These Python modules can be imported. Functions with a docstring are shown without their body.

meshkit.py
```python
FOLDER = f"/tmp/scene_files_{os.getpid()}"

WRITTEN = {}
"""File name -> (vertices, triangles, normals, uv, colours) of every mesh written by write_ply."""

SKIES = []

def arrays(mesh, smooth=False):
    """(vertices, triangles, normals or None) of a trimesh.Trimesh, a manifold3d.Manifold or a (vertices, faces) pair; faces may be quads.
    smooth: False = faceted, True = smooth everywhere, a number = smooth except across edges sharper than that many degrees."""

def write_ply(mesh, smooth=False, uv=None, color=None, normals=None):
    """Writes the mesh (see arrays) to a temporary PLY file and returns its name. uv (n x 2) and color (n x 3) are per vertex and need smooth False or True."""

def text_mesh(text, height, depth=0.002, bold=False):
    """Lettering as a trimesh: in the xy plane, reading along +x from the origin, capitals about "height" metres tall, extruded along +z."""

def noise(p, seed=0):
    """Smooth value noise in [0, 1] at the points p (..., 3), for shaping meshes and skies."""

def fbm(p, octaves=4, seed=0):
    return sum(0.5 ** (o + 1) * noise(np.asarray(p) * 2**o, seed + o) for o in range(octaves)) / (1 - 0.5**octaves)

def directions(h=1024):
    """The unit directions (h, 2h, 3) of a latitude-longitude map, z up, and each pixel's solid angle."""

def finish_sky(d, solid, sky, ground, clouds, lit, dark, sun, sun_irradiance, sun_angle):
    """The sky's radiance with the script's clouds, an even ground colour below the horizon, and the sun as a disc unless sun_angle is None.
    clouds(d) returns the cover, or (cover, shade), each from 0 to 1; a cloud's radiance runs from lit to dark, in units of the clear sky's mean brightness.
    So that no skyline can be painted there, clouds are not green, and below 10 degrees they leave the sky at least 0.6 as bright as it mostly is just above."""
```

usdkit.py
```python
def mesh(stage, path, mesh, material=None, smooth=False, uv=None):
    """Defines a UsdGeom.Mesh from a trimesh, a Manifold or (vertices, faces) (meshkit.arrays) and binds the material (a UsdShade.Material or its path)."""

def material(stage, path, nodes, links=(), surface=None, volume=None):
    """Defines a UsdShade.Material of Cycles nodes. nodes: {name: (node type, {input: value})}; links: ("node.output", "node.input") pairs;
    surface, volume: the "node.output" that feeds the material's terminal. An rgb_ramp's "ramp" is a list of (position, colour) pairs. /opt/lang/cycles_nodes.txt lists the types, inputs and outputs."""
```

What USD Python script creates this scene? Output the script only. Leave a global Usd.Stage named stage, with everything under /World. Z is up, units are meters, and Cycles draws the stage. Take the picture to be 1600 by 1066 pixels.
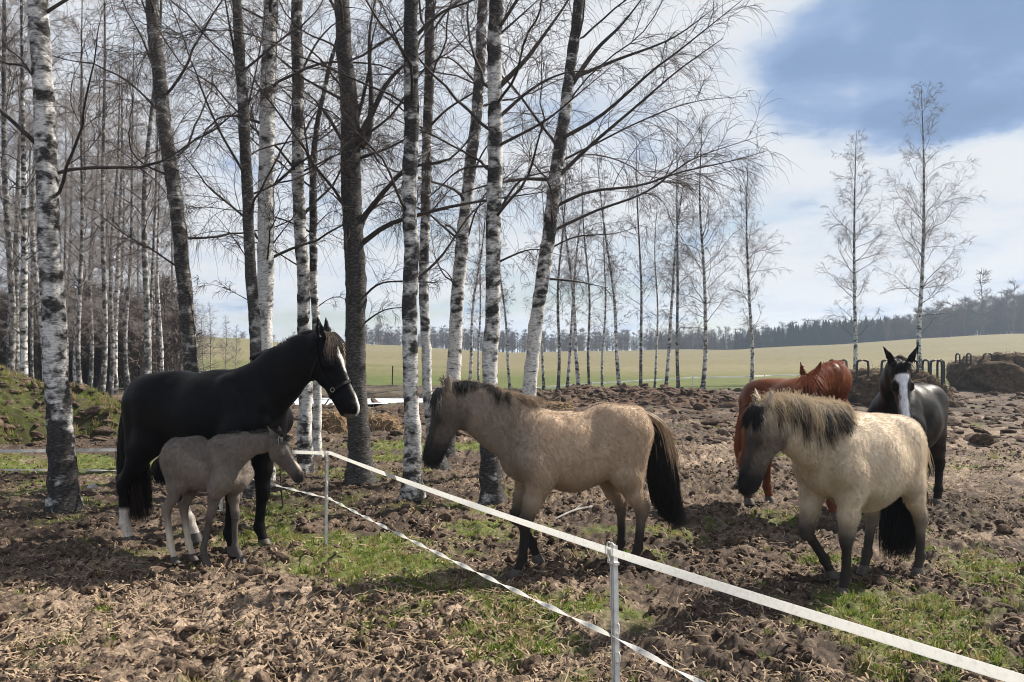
import math, random
import numpy as np, trimesh, usdkit, meshkit
from pxr import Usd, UsdGeom, UsdLux, UsdShade, Gf, Sdf, Vt

stage = Usd.Stage.CreateInMemory()
UsdGeom.SetStageUpAxis(stage, 'Z')
UsdGeom.SetStageMetersPerUnit(stage, 1.0)
world = UsdGeom.Xform.Define(stage, '/World')
stage.SetDefaultPrim(world.GetPrim())
UsdGeom.Scope.Define(stage, '/World/Looks')

# ---------------------------------------------------------------- camera, sky, sun
EYE, FOC, HOR = 1.65, 1300.0, 560.0          # eye height, focal length in photo pixels, horizon row
cam = UsdGeom.Camera.Define(stage, '/World/camera')
cam.AddTranslateOp().Set(Gf.Vec3d(0, 0, EYE))
cam.AddRotateXOp().Set(90.0)
cam.CreateHorizontalApertureAttr(36.0)
cam.CreateVerticalApertureAttr(36.0 * 682 / 1024)
cam.CreateFocalLengthAttr(FOC / 1600 * 36.0)
cam.CreateVerticalApertureOffsetAttr((HOR - 533) / 1600 * 36.0)
cam.CreateClippingRangeAttr(Gf.Vec2f(0.05, 20000))
cam.CreateExposureAttr(1.0)

SKY_STRENGTH = 0.050
SUN_EL, SUN_AZ = math.radians(43), math.radians(60)      # azimuth clockwise from +y
SUN = np.array([math.cos(SUN_EL) * math.sin(SUN_AZ), math.cos(SUN_EL) * math.cos(SUN_AZ), math.sin(SUN_EL)])

def mat(name, nodes, links, surface='p.BSDF', volume=None):
    return usdkit.material(stage, '/World/Looks/' + name, nodes, links, surface=surface, volume=volume)

def dir_of(px, py):
    v = np.array([(px - 800) / FOC, 1, (HOR - py) / FOC]); return v / np.linalg.norm(v)

def sky_material():
    n = {'sky': ('sky_texture', dict(sky_type='single_scattering', sun_disc=False, sun_elevation=SUN_EL, sun_rotation=SUN_AZ, altitude=100.0, air_density=1.0, aerosol_density=0.6, ozone_density=1.0)),
         'tc': ('texture_coordinate', {}), 'sep': ('separate_xyz', {}),
         # clouds lie on a layer: the direction is divided by its height, so they shrink towards the horizon
         'za': ('math', dict(math_type='absolute')), 'zz': ('math', dict(math_type='add', value2=0.16)),
         'cx': ('math', dict(math_type='divide')), 'cy': ('math', dict(math_type='divide')), 'cv': ('combine_xyz', dict(z=0.35)),
         'n1': ('noise_texture', dict(scale=0.95, detail=8.0, roughness=0.50, distortion=0.2)),
         'n2': ('noise_texture', dict(scale=2.2, detail=7.0, roughness=0.55, distortion=0.1)),
         'cov': ('rgb_ramp', dict(ramp=[(0.0, (0, 0, 0)), (0.38, (.12, .12, .12)), (0.47, (.55, .55, .55)), (0.54, (.92, .92, .92)), (0.62, (1, 1, 1)), (1, (1, 1, 1))])),
         'shade': ('rgb_ramp', dict(ramp=[(0.0, (6.6, 6.75, 6.9)), (0.46, (6.4, 6.6, 6.9)), (0.60, (5.6, 6.1, 6.8)), (0.75, (2.7, 3.7, 5.5)), (0.86, (2.0, 2.95, 4.7)), (1, (1.8, 2.7, 4.3))])),
         # clouds brighter towards the sun, dimmed behind the camera to cut fill light
         'sd': ('vector_math', dict(math_type='dot_product', vector2=tuple(SUN))), 'sf': ('map_range', dict(from_min=-.85, from_max=.2, to_min=.36, to_max=1.24, clamp=True)), 'ss': ('vector_math', dict(math_type='scale')),
         'mx': ('mix', {}), 'bg': ('background_shader', dict(strength=SKY_STRENGTH))}
    l = [('tc.generated', 'sep.vector'), ('sep.z', 'za.value1'), ('za.value', 'zz.value1'), ('sep.x', 'cx.value1'), ('zz.value', 'cx.value2'), ('sep.y', 'cy.value1'), ('zz.value', 'cy.value2'),
         ('cx.value', 'cv.x'), ('cy.value', 'cv.y'), ('cv.vector', 'n1.vector'), ('cv.vector', 'n2.vector'), ('tc.generated', 'sd.vector1'), ('sd.value', 'sf.value')]
    def lobes(tag_, items):
        prev = None
        for i, ((px_, py_), rad, amt) in enumerate(items):
            k = f'{tag_}{i}'
            n[k + 'd'] = ('vector_math', dict(math_type='distance', vector2=tuple(dir_of(px_, py_)))); n[k + 'r'] = ('map_range', dict(range_type='smoothstep', from_min=rad, from_max=rad * .25, to_min=0.0, to_max=amt, clamp=True))
            l.extend([('tc.generated', k + 'd.vector1'), (k + 'd.value', k + 'r.value')])
            if prev: n[k + 's'] = ('math', dict(math_type='maximum')); l.extend([(prev, k + 's.value1'), (k + 'r.result', k + 's.value2')]); prev = k + 's.value'
            else: prev = k + 'r.result'
        return prev
    # the grey-blue cloud bank of the photograph with its flat base, and the white clouds under and beside it
    bank = lobes('b', [((1600, 110), .26, .40), ((1470, 110), .17, .38), ((1290, 130), .12, .29), ((1800, 60), .3, .4)]); white = lobes('w', [((1300, 190), .10, .22), ((1560, 270), .15, .25), ((1250, 60), .14, .2), ((1500, 400), .3, .2), ((900, 60), .35, .16), ((250, 150), .5, .15)])
    n['zn'] = ('math', dict(math_type='multiply_add', value2=.05)); n['base'] = ('map_range', dict(from_min=.238, from_max=.275, to_min=0, to_max=1, clamp=True)); n['bk'] = ('math', dict(math_type='multiply'))
    n['bn'] = ('math', dict(math_type='add')); n['cn'] = ('math', dict(math_type='add')); n['cn2'] = ('math', dict(math_type='add'))
    l += [('n2.fac', 'zn.value1'), ('sep.z', 'zn.value3'), ('zn.value', 'base.value'), (bank, 'bk.value1'), ('base.result', 'bk.value2'), ('n2.fac', 'bn.value1'), ('bk.value', 'bn.value2'), ('n1.fac', 'cn.value1'), ('bk.value', 'cn.value2'), ('cn.value', 'cn2.value1'), (white, 'cn2.value2'),
          ('cn2.value', 'cov.fac'), ('bn.value', 'shade.fac'), ('shade.color', 'ss.vector1'), ('sf.result', 'ss.scale'), ('cov.color', 'mx.fac'), ('sky.color', 'mx.color1'), ('ss.vector', 'mx.color2'), ('mx.color', 'bg.color')]
    return mat('sky_look', n, l, surface='bg.background')

dome = UsdLux.DomeLight.Define(stage, '/World/sky')
dome.CreateIntensityAttr(1.0)
UsdShade.MaterialBindingAPI.Apply(dome.GetPrim()).Bind(sky_material())
dome.GetPrim().SetCustomDataByKey('kind', 'structure')

sun = UsdLux.DistantLight.Define(stage, '/World/sun')
sun.CreateIntensityAttr(1.25); sun.CreateAngleAttr(0.5); sun.CreateNormalizeAttr(True)
sun.CreateColorAttr(Gf.Vec3f(1.0, 0.93, 0.82))
_m = Gf.Matrix4d().SetRotate(Gf.Rotation(Gf.Vec3d(0, 0, 1), Gf.Vec3d(*SUN)))
sun.AddTransformOp().Set(_m)

# ---------------------------------------------------------------- helpers
used = {}
def numbered(path):
    k = used.get(path, -1) + 1; used[path] = k
    return path if k == 0 else f'{path}_{k:03d}'

def tag(p, label=None, cat=None, group=None, kind=None):
    p = p.GetPrim() if hasattr(p, 'GetPrim') else p
    for k, v in (('label', label), ('category', cat), ('group', group), ('kind', kind)):
        if v: p.SetCustomDataByKey(k, v)
    return p

def path_of(parent): return '/World' if parent is None else str(parent.GetPath())

def thing(name, label=None, cat=None, loc=(0, 0, 0), rotz=0, group=None, kind=None, scale=None):
    x = UsdGeom.Xform.Define(stage, numbered('/World/' + name))
    x.AddTranslateOp().Set(Gf.Vec3d(*map(float, loc)))
    if rotz: x.AddRotateZOp().Set(math.degrees(rotz))
    if scale is not None: x.AddScaleOp().Set(Gf.Vec3f(*(scale if np.ndim(scale) else (scale,) * 3)))
    return tag(x, label, cat, group, kind)

def bind(p, m): UsdShade.MaterialBindingAPI.Apply(p.GetPrim()).Bind(m)

def part(name, mesh, m, parent=None, smooth=True, primvars=None, label=None, kind=None):
    p = usdkit.mesh(stage, numbered(path_of(parent) + '/' + name), mesh, m, smooth=smooth)
    for k, v in (primvars or {}).items():
        v = np.asarray(v, np.float32)
        t = Sdf.ValueTypeNames.Color3fArray if v.ndim == 2 else Sdf.ValueTypeNames.FloatArray
        UsdGeom.PrimvarsAPI(p).CreatePrimvar(k, t, 'vertex').Set(Vt.Vec3fArray.FromNumpy(v) if v.ndim == 2 else Vt.FloatArray.FromNumpy(v))
    return tag(p, label, kind=kind)

def curves(name, lines, widths, m, parent=None, kind=None, label=None):
    """lines: (n, k, 3) array or a list of (k, 3); widths: matching per-point widths."""
    pts = np.concatenate([np.asarray(x, np.float32) for x in lines]); w = np.concatenate([np.asarray(x, np.float32) for x in widths])
    c = UsdGeom.BasisCurves.Define(stage, numbered(path_of(parent) + '/' + name))
    c.CreateTypeAttr('linear')
    c.CreateCurveVertexCountsAttr(Vt.IntArray.FromNumpy(np.array([len(x) for x in lines], np.int32)))
    c.CreatePointsAttr(Vt.Vec3fArray.FromNumpy(pts.astype(np.float32)))
    c.CreateWidthsAttr(Vt.FloatArray.FromNumpy(w.astype(np.float32))); c.SetWidthsInterpolation('vertex')
    bind(c, m)
    return tag(c, label, kind=kind)

def copy_of(src, name, label, loc, rotz=0, scale=1, group=None, cat=None):
    x = UsdGeom.Xform.Define(stage, numbered('/World/' + name))
    x.AddTranslateOp().Set(Gf.Vec3d(*map(float, loc)))
    x.AddRotateZOp().Set(math.degrees(rotz)); x.AddScaleOp().Set(Gf.Vec3f(*(scale if np.ndim(scale) else (scale,) * 3)))
    p = x.GetPrim(); p.GetReferences().AddInternalReference(src.GetPath()); p.SetInstanceable(True)
    return tag(p, label, cat, group)

def scatter(name, protos, idx, pos, rot, scl, label=None, cat=None, kind='stuff', parent=None):
    """protos: list of (mesh, material, smooth, primvars); rot: (n,4) quaternion w,x,y,z"""
    path = numbered(path_of(parent) + '/' + name)
    pi = UsdGeom.PointInstancer.Define(stage, path)
    rel = pi.CreatePrototypesRel()
    for k, (me, m, sm) in enumerate(protos):
        q = usdkit.mesh(stage, f'{path}/piece_{k:03d}' if k else f'{path}/piece', me, m, smooth=sm)
        rel.AddTarget(q.GetPath())
    pi.CreateProtoIndicesAttr(Vt.IntArray.FromNumpy(np.asarray(idx, np.int32)))
    pi.CreatePositionsAttr(Vt.Vec3fArray.FromNumpy(np.asarray(pos, np.float32)))
    pi.CreateScalesAttr(Vt.Vec3fArray.FromNumpy(np.asarray(scl, np.float32)))
    rot = np.asarray(rot, float)
    pi.CreateOrientationsAttr(Vt.QuathArray([Gf.Quath(float(a), float(b), float(c), float(d)) for a, b, c, d in rot]))
    return tag(pi, label, cat, kind=kind)

def quat(axis, ang):
    axis = np.asarray(axis, float); ang = np.asarray(ang, float)
    axis = np.broadcast_to(axis, ang.shape + (3,)); axis = axis / np.linalg.norm(axis, axis=-1, keepdims=True)
    return np.concatenate([np.cos(ang / 2)[..., None], axis * np.sin(ang / 2)[..., None]], -1)

def qmul(a, b):
    w1, x1, y1, z1 = np.moveaxis(a, -1, 0); w2, x2, y2, z2 = np.moveaxis(b, -1, 0)
    return np.stack([w1*w2-x1*x2-y1*y2-z1*z2, w1*x2+x1*w2+y1*z2-z1*y2, w1*y2-x1*z2+y1*w2+z1*x2, w1*z2+x1*y2-y1*x2+z1*w2], -1)

def unit(v):
    v = np.asarray(v, float); return v / np.maximum(np.linalg.norm(v, axis=-1, keepdims=True), 1e-9)

def resample(pts, n):
    """Catmull-Rom through pts (k, d) at n points."""
    pts = np.asarray(pts, float); k = len(pts)
    if k == 2: return pts[0] + (pts[1] - pts[0]) * np.linspace(0, 1, n)[:, None]
    P = np.vstack([2 * pts[0] - pts[1], pts, 2 * pts[-1] - pts[-2]])
    seg = np.linalg.norm(np.diff(pts[:, :3], axis=0), axis=1); cum = np.r_[0, np.cumsum(seg)]
    u = np.interp(np.linspace(0, cum[-1], n), cum, np.arange(k)); i = np.minimum(u.astype(int), k - 2); t = (u - i)[:, None]
    a, b, c, d = P[i], P[i + 1], P[i + 2], P[i + 3]
    return .5 * (2 * b + (c - a) * t + (2 * a - 5 * b + 4 * c - d) * t**2 + (3 * b - a - 3 * c + d) * t**3)

def tube(pts, rad, sides, cap=True, rough=0.0, seed=0, flat=None):
    """A tube along pts (n,3) with radii (n,): vertices, faces."""
    pts = np.asarray(pts, float); rad = np.broadcast_to(np.asarray(rad, float), len(pts)); n = len(pts)
    t = unit(np.gradient(pts, axis=0)); ref = np.array([1., 0, 0]) if abs(t[0][0]) < .8 else np.array([0, 1., 0])
    u = unit(np.cross(t, ref)); v = np.cross(t, u)
    a = np.linspace(0, 2 * np.pi, sides, endpoint=False)
    ring = np.cos(a)[None, :, None] * u[:, None] + np.sin(a)[None, :, None] * v[:, None]
    if flat is not None: ring = ring * np.asarray(flat)
    rr = rad[:, None, None]
    V = (pts[:, None] + ring * rr).reshape(-1, 3)
    if rough:
        k = meshkit.fbm(V * np.array([14, 14, 7.]) , 3, seed) - .5
        V = V + (ring.reshape(-1, 3)) * (k * rough * np.repeat(rad, sides))[:, None]
    i = np.arange(n - 1)[:, None] * sides; j = np.arange(sides)[None]; jn = (j + 1) % sides
    q = np.stack([i + j, i + jn, i + sides + jn, i + sides + j], -1).reshape(-1, 4)
    F = np.vstack([q[:, [0, 1, 2]], q[:, [0, 2, 3]]])
    if cap:
        V = np.vstack([V, pts[0], pts[-1]]); c0, c1 = len(V) - 2, len(V) - 1; j = np.arange(sides); jn = (j + 1) % sides
        F = np.vstack([F, np.stack([np.full(sides, c0), jn, j], 1), np.stack([np.full(sides, c1), (n - 1) * sides + j, (n - 1) * sides + jn], 1)])
    return V, F

def join(parts):
    vs, fs, o = [], [], 0
    for v, f in parts:
        vs.append(np.asarray(v)); fs.append(np.asarray(f) + o); o += len(v)
    return np.vstack(vs), np.vstack(fs)

def box(lo, hi, bevel=0.0):
    m = trimesh.creation.box(bounds=[lo, hi]); return np.array(m.vertices), np.array(m.faces)

def px(x, y, d):
    """The point seen at photo pixel (x, y), at distance d along the view axis."""
    return np.array([(x - 800) / FOC * d, d, EYE + (HOR - y) / FOC * d])

def ground_d(y): return EYE * FOC / (y - HOR)
# ---------------------------------------------------------------- animals
def surface_net(F, org, h):
    """Mesh of F = 0 on a regular grid (naive surface nets)."""
    s = F < 0
    c = np.zeros(tuple(np.array(F.shape) - 1), np.int8)
    for a, b, d in np.ndindex(2, 2, 2): c += s[a:a + c.shape[0], b:b + c.shape[1], d:d + c.shape[2]]
    act = (c > 0) & (c < 8); ids = -np.ones(act.shape, np.int64); cell = np.argwhere(act); ids[act] = np.arange(len(cell))
    acc = np.zeros((len(cell), 3)); cnt = np.zeros(len(cell))
    corner = list(np.ndindex(2, 2, 2))
    val = [F[cell[:, 0] + a, cell[:, 1] + b, cell[:, 2] + d] for a, b, d in corner]
    for i in range(8):
        for k in range(3):
            if corner[i][k] == 0:
                j = corner.index(tuple(corner[i][m] + (m == k) for m in range(3)))
                m = (val[i] < 0) != (val[j] < 0); t = np.where(m, val[i] / np.where(m, val[i] - val[j], 1), 0)
                p = np.tile(np.array(corner[i], float), (len(cell), 1)); p[:, k] += t
                acc += np.where(m[:, None], p, 0); cnt += m
    V = org + (cell + acc / cnt[:, None]) * h
    faces = []
    for k in range(3):
        u, w = (k + 1) % 3, (k + 2) % 3
        lo = [slice(None)] * 3; hi = [slice(None)] * 3; lo[k] = slice(0, -1); hi[k] = slice(1, None)
        A, B = s[tuple(lo)], s[tuple(hi)]; e = np.argwhere(A != B)
        e = e[(e[:, u] > 0) & (e[:, w] > 0) & (e[:, u] < s.shape[u] - 1) & (e[:, w] < s.shape[w] - 1)]
        def at(du, dw):
            q = e.copy(); q[:, u] -= du; q[:, w] -= dw; return ids[q[:, 0], q[:, 1], q[:, 2]]
        q = np.stack([at(1, 1), at(0, 1), at(0, 0), at(1, 0)], 1)
        flip = ~A[e[:, 0], e[:, 1], e[:, 2]]
        q[flip] = q[flip][:, ::-1]
        faces.append(q)
    q = np.vstack(faces)
    return V, np.vstack([q[:, [0, 1, 2]], q[:, [0, 2, 3]]])

class Field:
    """A body as a smooth union of tapered, flattened capsules."""
    def __init__(self): self.prims = []
    def cone(self, a, b, ra, rb, k=.03, flat=1.0, axis=(0, 1, 0), cut=False):
        self.prims.append((np.array(a, float), np.array(b, float), ra, rb, k, flat, np.array(axis, float), cut))
    def ball(self, a, r, k=.03, flat=1.0, axis=(0, 1, 0), cut=False): self.cone(a, np.array(a, float) + [0, 0, 1e-4], r, r, k, flat, axis, cut)
    def mesh(self, h):
        lo = np.min([np.minimum(p[0], p[1]) - max(p[2], p[3]) for p in self.prims if not p[7]], 0) - 4 * h
        hi = np.max([np.maximum(p[0], p[1]) + max(p[2], p[3]) for p in self.prims if not p[7]], 0) + 4 * h
        n = np.ceil((hi - lo) / h).astype(int); F = np.full(n, 1.0, np.float32)
        ax = [lo[i] + np.arange(n[i]) * h for i in range(3)]
        for a, b, ra, rb, k, flat, axis, cut in self.prims:
            m = max(ra, rb) * max(1, flat) + k + 3 * h
            i0 = np.maximum(((np.minimum(a, b) - m - lo) / h).astype(int), 0); i1 = np.minimum(((np.maximum(a, b) + m - lo) / h).astype(int) + 2, n)
            sl = tuple(slice(i0[i], i1[i]) for i in range(3))
            P = np.stack(np.meshgrid(*(ax[i][sl[i]] for i in range(3)), indexing='ij'), -1) - a
            v = b - a
            if flat != 1.0:
                P = P + (P @ axis)[..., None] * axis * (1 / flat - 1); v = v + (v @ axis) * axis * (1 / flat - 1)
            t = np.clip(P @ v / max(v @ v, 1e-12), 0, 1)
            d = np.linalg.norm(P - t[..., None] * v, axis=-1) - (ra + (rb - ra) * t)
            f = F[sl]
            if cut:
                d = -d; hh = np.clip(.5 - .5 * (d - f) / k, 0, 1) ; hh = 1 - hh
                F[sl] = f * (1 - hh) + d * hh + k * hh * (1 - hh)
            else:
                hh = np.clip(.5 + .5 * (d - f) / k, 0, 1)
                F[sl] = d * (1 - hh) + f * hh - k * hh * (1 - hh)
        return surface_net(F, lo, h)

def smoothstep(x, a, b):
    t = np.clip((np.asarray(x, float) - a) / (b - a), 0, 1); return t * t * (3 - 2 * t)

def mixc(c, d, w): return c + (np.asarray(d, float) - c) * np.asarray(w, float)[:, None]

def strand_curves(rng, roots, paths, wid, jitter):
    """paths (n,k,3): adds smooth per-strand waviness."""
    n, k, _ = paths.shape
    off = rng.normal(size=(n, 3)) * jitter; ph = rng.uniform(0, 6.3, (n, 1)); u = np.linspace(0, 1, k)[None]
    wav = np.sin(u * 5 + ph)[..., None] * rng.normal(size=(n, 1, 3)) * jitter * .35
    out = paths + off[:, None] * u[..., None] + wav * u[..., None]
    w = wid * (1 - .75 * u**2) * np.ones((n, 1))
    return out, w

def make_horse(label, cat, S, loc, rotz, name='horse', group=None):
    """S: H withers height; neck, head, legs in units of H (x forward, y left, z up); coat: function of the vertices."""
    H = S['H']; fat = S.get('fat', 1.0); rng = np.random.default_rng(S['seed'])
    lx = S.get('length', 1.0)
    fl = Field(); V3 = lambda *a: np.array(a, float)
    def C(a, b, ra, rb, k=.03, **kw):
        fl.cone(V3(*a) * H, V3(*b) * H, ra * H, rb * H, k * H, **kw)
    top = S.get('girth', 1.0)
    bx = lambda x: x * lx
    # trunk
    C((bx(.27), 0, .74), (bx(.05), 0, .715), .205 * top, .225 * fat, .05, flat=.84)
    C((bx(.05), 0, .715), (bx(-.18), 0, .735), .225 * fat, .195 * top, .08, flat=.90)
    if fat > 1.0: C((bx(.02), 0, .655), (bx(-.12), 0, .67), .20 * fat, .185 * fat, .08, flat=1.02)
    cz = S.get('croup', 0.0)
    C((bx(-.18), 0, .765 + cz), (bx(-.34), 0, .775 + cz), .20, .165, .06, flat=.92)
    C((bx(.31), 0, .885), (bx(.10), 0, .875), .085, .075, .07, flat=.75)
    C((bx(.36), 0, .76), (bx(.40), 0, .68), .15, .12, .06, flat=.95)
    for s in (-1, 1):
        C((bx(-.20), s * .085, .875 + cz), (bx(-.36), s * .075, .86 + cz), .075, .07, .06)
        C((bx(.24), s * .085, .88), (bx(.40), s * .115, .70), .06, .085, .05, flat=.8)          # shoulder blade
        C((bx(.40), s * .11, .70), (bx(.29), s * .125, .60), .075, .07, .045)
    C((bx(-.42), 0, .90 + cz), (bx(-.47), 0, .865 + cz), .045, .035, .04)                         # dock
    # neck
    N = [np.array(p, float) for p in S['neck']]          # (x, y, z, r)
    nf = S.get('neck_flat', .55)
    for a, b in zip(N[:-1], N[1:]): C(a[:3], b[:3], a[3], b[3], .06, flat=nf)
    C(N[0][:3] + [-.06, 0, .05], N[1][:3] + [0, 0, .04], .10, N[1][3] * .7, .06, flat=.6)
    # head
    poll, D = V3(*S['poll']), unit(V3(*S['head'])); hl = S.get('headlen', .41)
    L = V3(*S.get('lat', (0, 1, 0))); L = unit(L - D * (L @ D)); Nn = np.cross(D, L)
    hp = lambda t, n, l=0.0: poll + D * t * hl + Nn * n * hl + L * l * hl
    hk = dict(axis=L)
    def HC(a, b, ra, rb, k=.025, flat=1.0): fl.cone(hp(*a) * H, hp(*b) * H, ra * hl * H, rb * hl * H, k * H, flat=flat, axis=L)
    HC((.03, -.10), (.30, -.12), .145, .150, .03, .90)
    HC((.18, -.04), (.90, -.09), .105, .062, .03, .85)             # face line
    HC((.22, -.27), (.42, -.23), .185, .135, .03, .55)             # cheek
    HC((.45, -.20), (.80, -.16), .125, .098, .03, .70)
    HC((.78, -.13), (.93, -.145), .105, .098, .03, .82)            # muzzle
    HC((.60, -.25), (.90, -.235), .06, .058, .025, .9)             # lower jaw, chin
    for s in (-1, 1):
        HC((.30, -.055, s * .115), (.36, -.075, s * .115), .046, .043, .012)   # brow over the eye
        HC((.88, -.085, s * .062), (.93, -.10, s * .066), .040, .034, .012)    # nostril wing
        fl.cone(hp(.91, -.075, s * .098) * H, hp(.95, -.115, s * .098) * H, .022 * hl * H, .016 * hl * H, .008 * H, cut=True)
        fl.cone(hp(.965, -.205, s * .12) * H, hp(.80, -.215, s * .13) * H, .010 * hl * H, .008 * hl * H, .008 * H, cut=True)   # mouth
        # ear: an outer cone, hollowed in front
        ea = S.get('ear', (-.20, .10, .07)); e0 = hp(.02, -.03, s * .085); e1 = hp(ea[0], ea[1], s * (.085 + ea[2]))
        mid = e0 + (e1 - e0) * .45
        er = .9
        fl.cone(e0 * H, mid * H, .055 * er * hl * H, .055 * er * hl * H, .012 * H); fl.cone(mid * H, e1 * H, .055 * er * hl * H, .010 * hl * H, .006 * H)
        fr = unit(Nn + L * s * .45) * .045 * hl
        fl.cone((e0 * .75 + mid * .25 + fr) * H, (e0 + (e1 - e0) * .82 + fr * .6) * H, .034 * hl * H, .008 * hl * H, .004 * H, cut=True)
    # legs
    hooves = []
    lt = S.get('leg_thick', 1.0); la = S.get('arm', 1.0)
    for key, s in (('fl', 1), ('fr', -1)):
        E, K, F, Q = (V3(*p) for p in S[key])
        C(V3(bx(.33), s * .115, .66), E, .095 * la, .075 * la, .05); C(E, E + (K - E) * .45, .074 * la, .058 * la, .04, flat=.85); C(E + (K - E) * .45, K, .056 * la, .040 * lt, .03)
        kn = K + (0.008, 0, 0); C(kn + (0, 0, .022), kn - (0, 0, .018), .040 * lt, .036 * lt, .018)
        back = unit(np.cross(unit(F - K), V3(0, 1, 0))) * -.014
        if back[0] > 0: back = -back
        C(K, F, .031 * lt, .026 * lt, .02); C(K + back, F + back, .020 * lt, .020 * lt, .012); C(F + back * .4, F + back * .4 + (0, 0, -.012), .034 * lt, .030 * lt, .015)
        C(F, Q, .028 * lt, .031 * lt, .015); hooves.append((F, Q))
    for key, s in (('hl', 1), ('hr', -1)):
        T, G, F, Q = (V3(*p) for p in S[key])            # stifle, hock, fetlock, coronet
        C((bx(-.27), s * .095, .80 + cz), T, .135 * (.4 + .6 * la), .09 * la, .06, flat=.8)
        C((bx(-.39), s * .085, .78 + cz), T * .55 + G * .45 + (-.02, 0, .07), .085 * la, .055 * la, .05)
        C(T, T + (G - T) * .5, .085 * la, .060 * la, .045, flat=.85); C(T + (G - T) * .5, G, .055 * la, .040 * lt, .03)
        hb = V3(-.022, 0, .018)
        C(G + hb * 1.3 + (0, 0, .012), G + hb * .3 - (0, 0, .03), .026 * lt, .030 * lt, .016); C(G + (0, 0, .01), G - (0, 0, .03), .038 * lt, .035 * lt, .015)
        C(T * .35 + G * .65 + (-.035, 0, 0), G + hb * 1.3, .018 * lt, .018 * lt, .02)
        back = V3(-.014, 0, 0)
        C(G, F, .033 * lt, .027 * lt, .02); C(G + back, F + back, .021 * lt, .021 * lt, .012); C(F + back * .4, F + back * .4 + (0, 0, -.012), .035 * lt, .030 * lt, .015)
        C(F, Q, .029 * lt, .032 * lt, .015); hooves.append((F, Q))
    V, Fc = fl.mesh(S.get('res', .0125))
    tm = trimesh.Trimesh(V, Fc, process=False); trimesh.smoothing.filter_taubin(tm, lamb=.5, nu=.53, iterations=4)
    V = np.array(tm.vertices); nrm = np.array(tm.vertex_normals)
    sh = S.get('shag', .004)
    V = V + nrm * ((meshkit.fbm(V * [9, 12, 6], 3, S['seed']) - .5) * sh * 2 + (meshkit.fbm(V * [38, 38, 16.], 2, 7 + S['seed']) - .5) * sh)[:, None]
    # coordinates for the coat's pattern
    q = V / H; hd = q - poll
    A = dict(q=q, n=nrm, t=hd @ D / hl, hn=hd @ Nn / hl, hl=hd @ L / hl, inhead=smoothstep(hd @ D / hl, .0, .12) * (1 - smoothstep(np.hypot(hd @ Nn / hl + .14, hd @ L / hl), .27, .36)),
             hoof=[Q for _, Q in hooves], rnd=meshkit.fbm(V * 7, 4, 3 + S['seed']), fine=meshkit.fbm(V * [40, 40, 18.], 3, 5))
    dl = []
    for key in ('fl', 'fr', 'hl', 'hr'):
        j = [V3(*p) for p in S[key]]; best = np.full(len(q), 9.); par = np.zeros(len(q))
        for i in range(3):
            v = j[i + 1] - j[i]; t = np.clip((q - j[i]) @ v / (v @ v), 0, 1); d = np.linalg.norm(q - j[i] - t[:, None] * v, axis=1)
            m = d < best; best[m] = d[m]; par[m] = (i + t)[m]
        dl.append((best, par))
    A['leg'] = dl
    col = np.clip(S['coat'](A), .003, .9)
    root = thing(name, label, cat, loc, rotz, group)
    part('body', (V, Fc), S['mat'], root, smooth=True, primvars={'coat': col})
    # eyes
    for s in (-1, 1):
        e = trimesh.creation.icosphere(2, .030 * hl * H); e.apply_translation(hp(.335, -.085, s * .120) * H)
        part('eye', e, M['eye'], root)
    # hooves
    hc = S.get('hoof_mat', ['hoof'] * 4)
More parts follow.
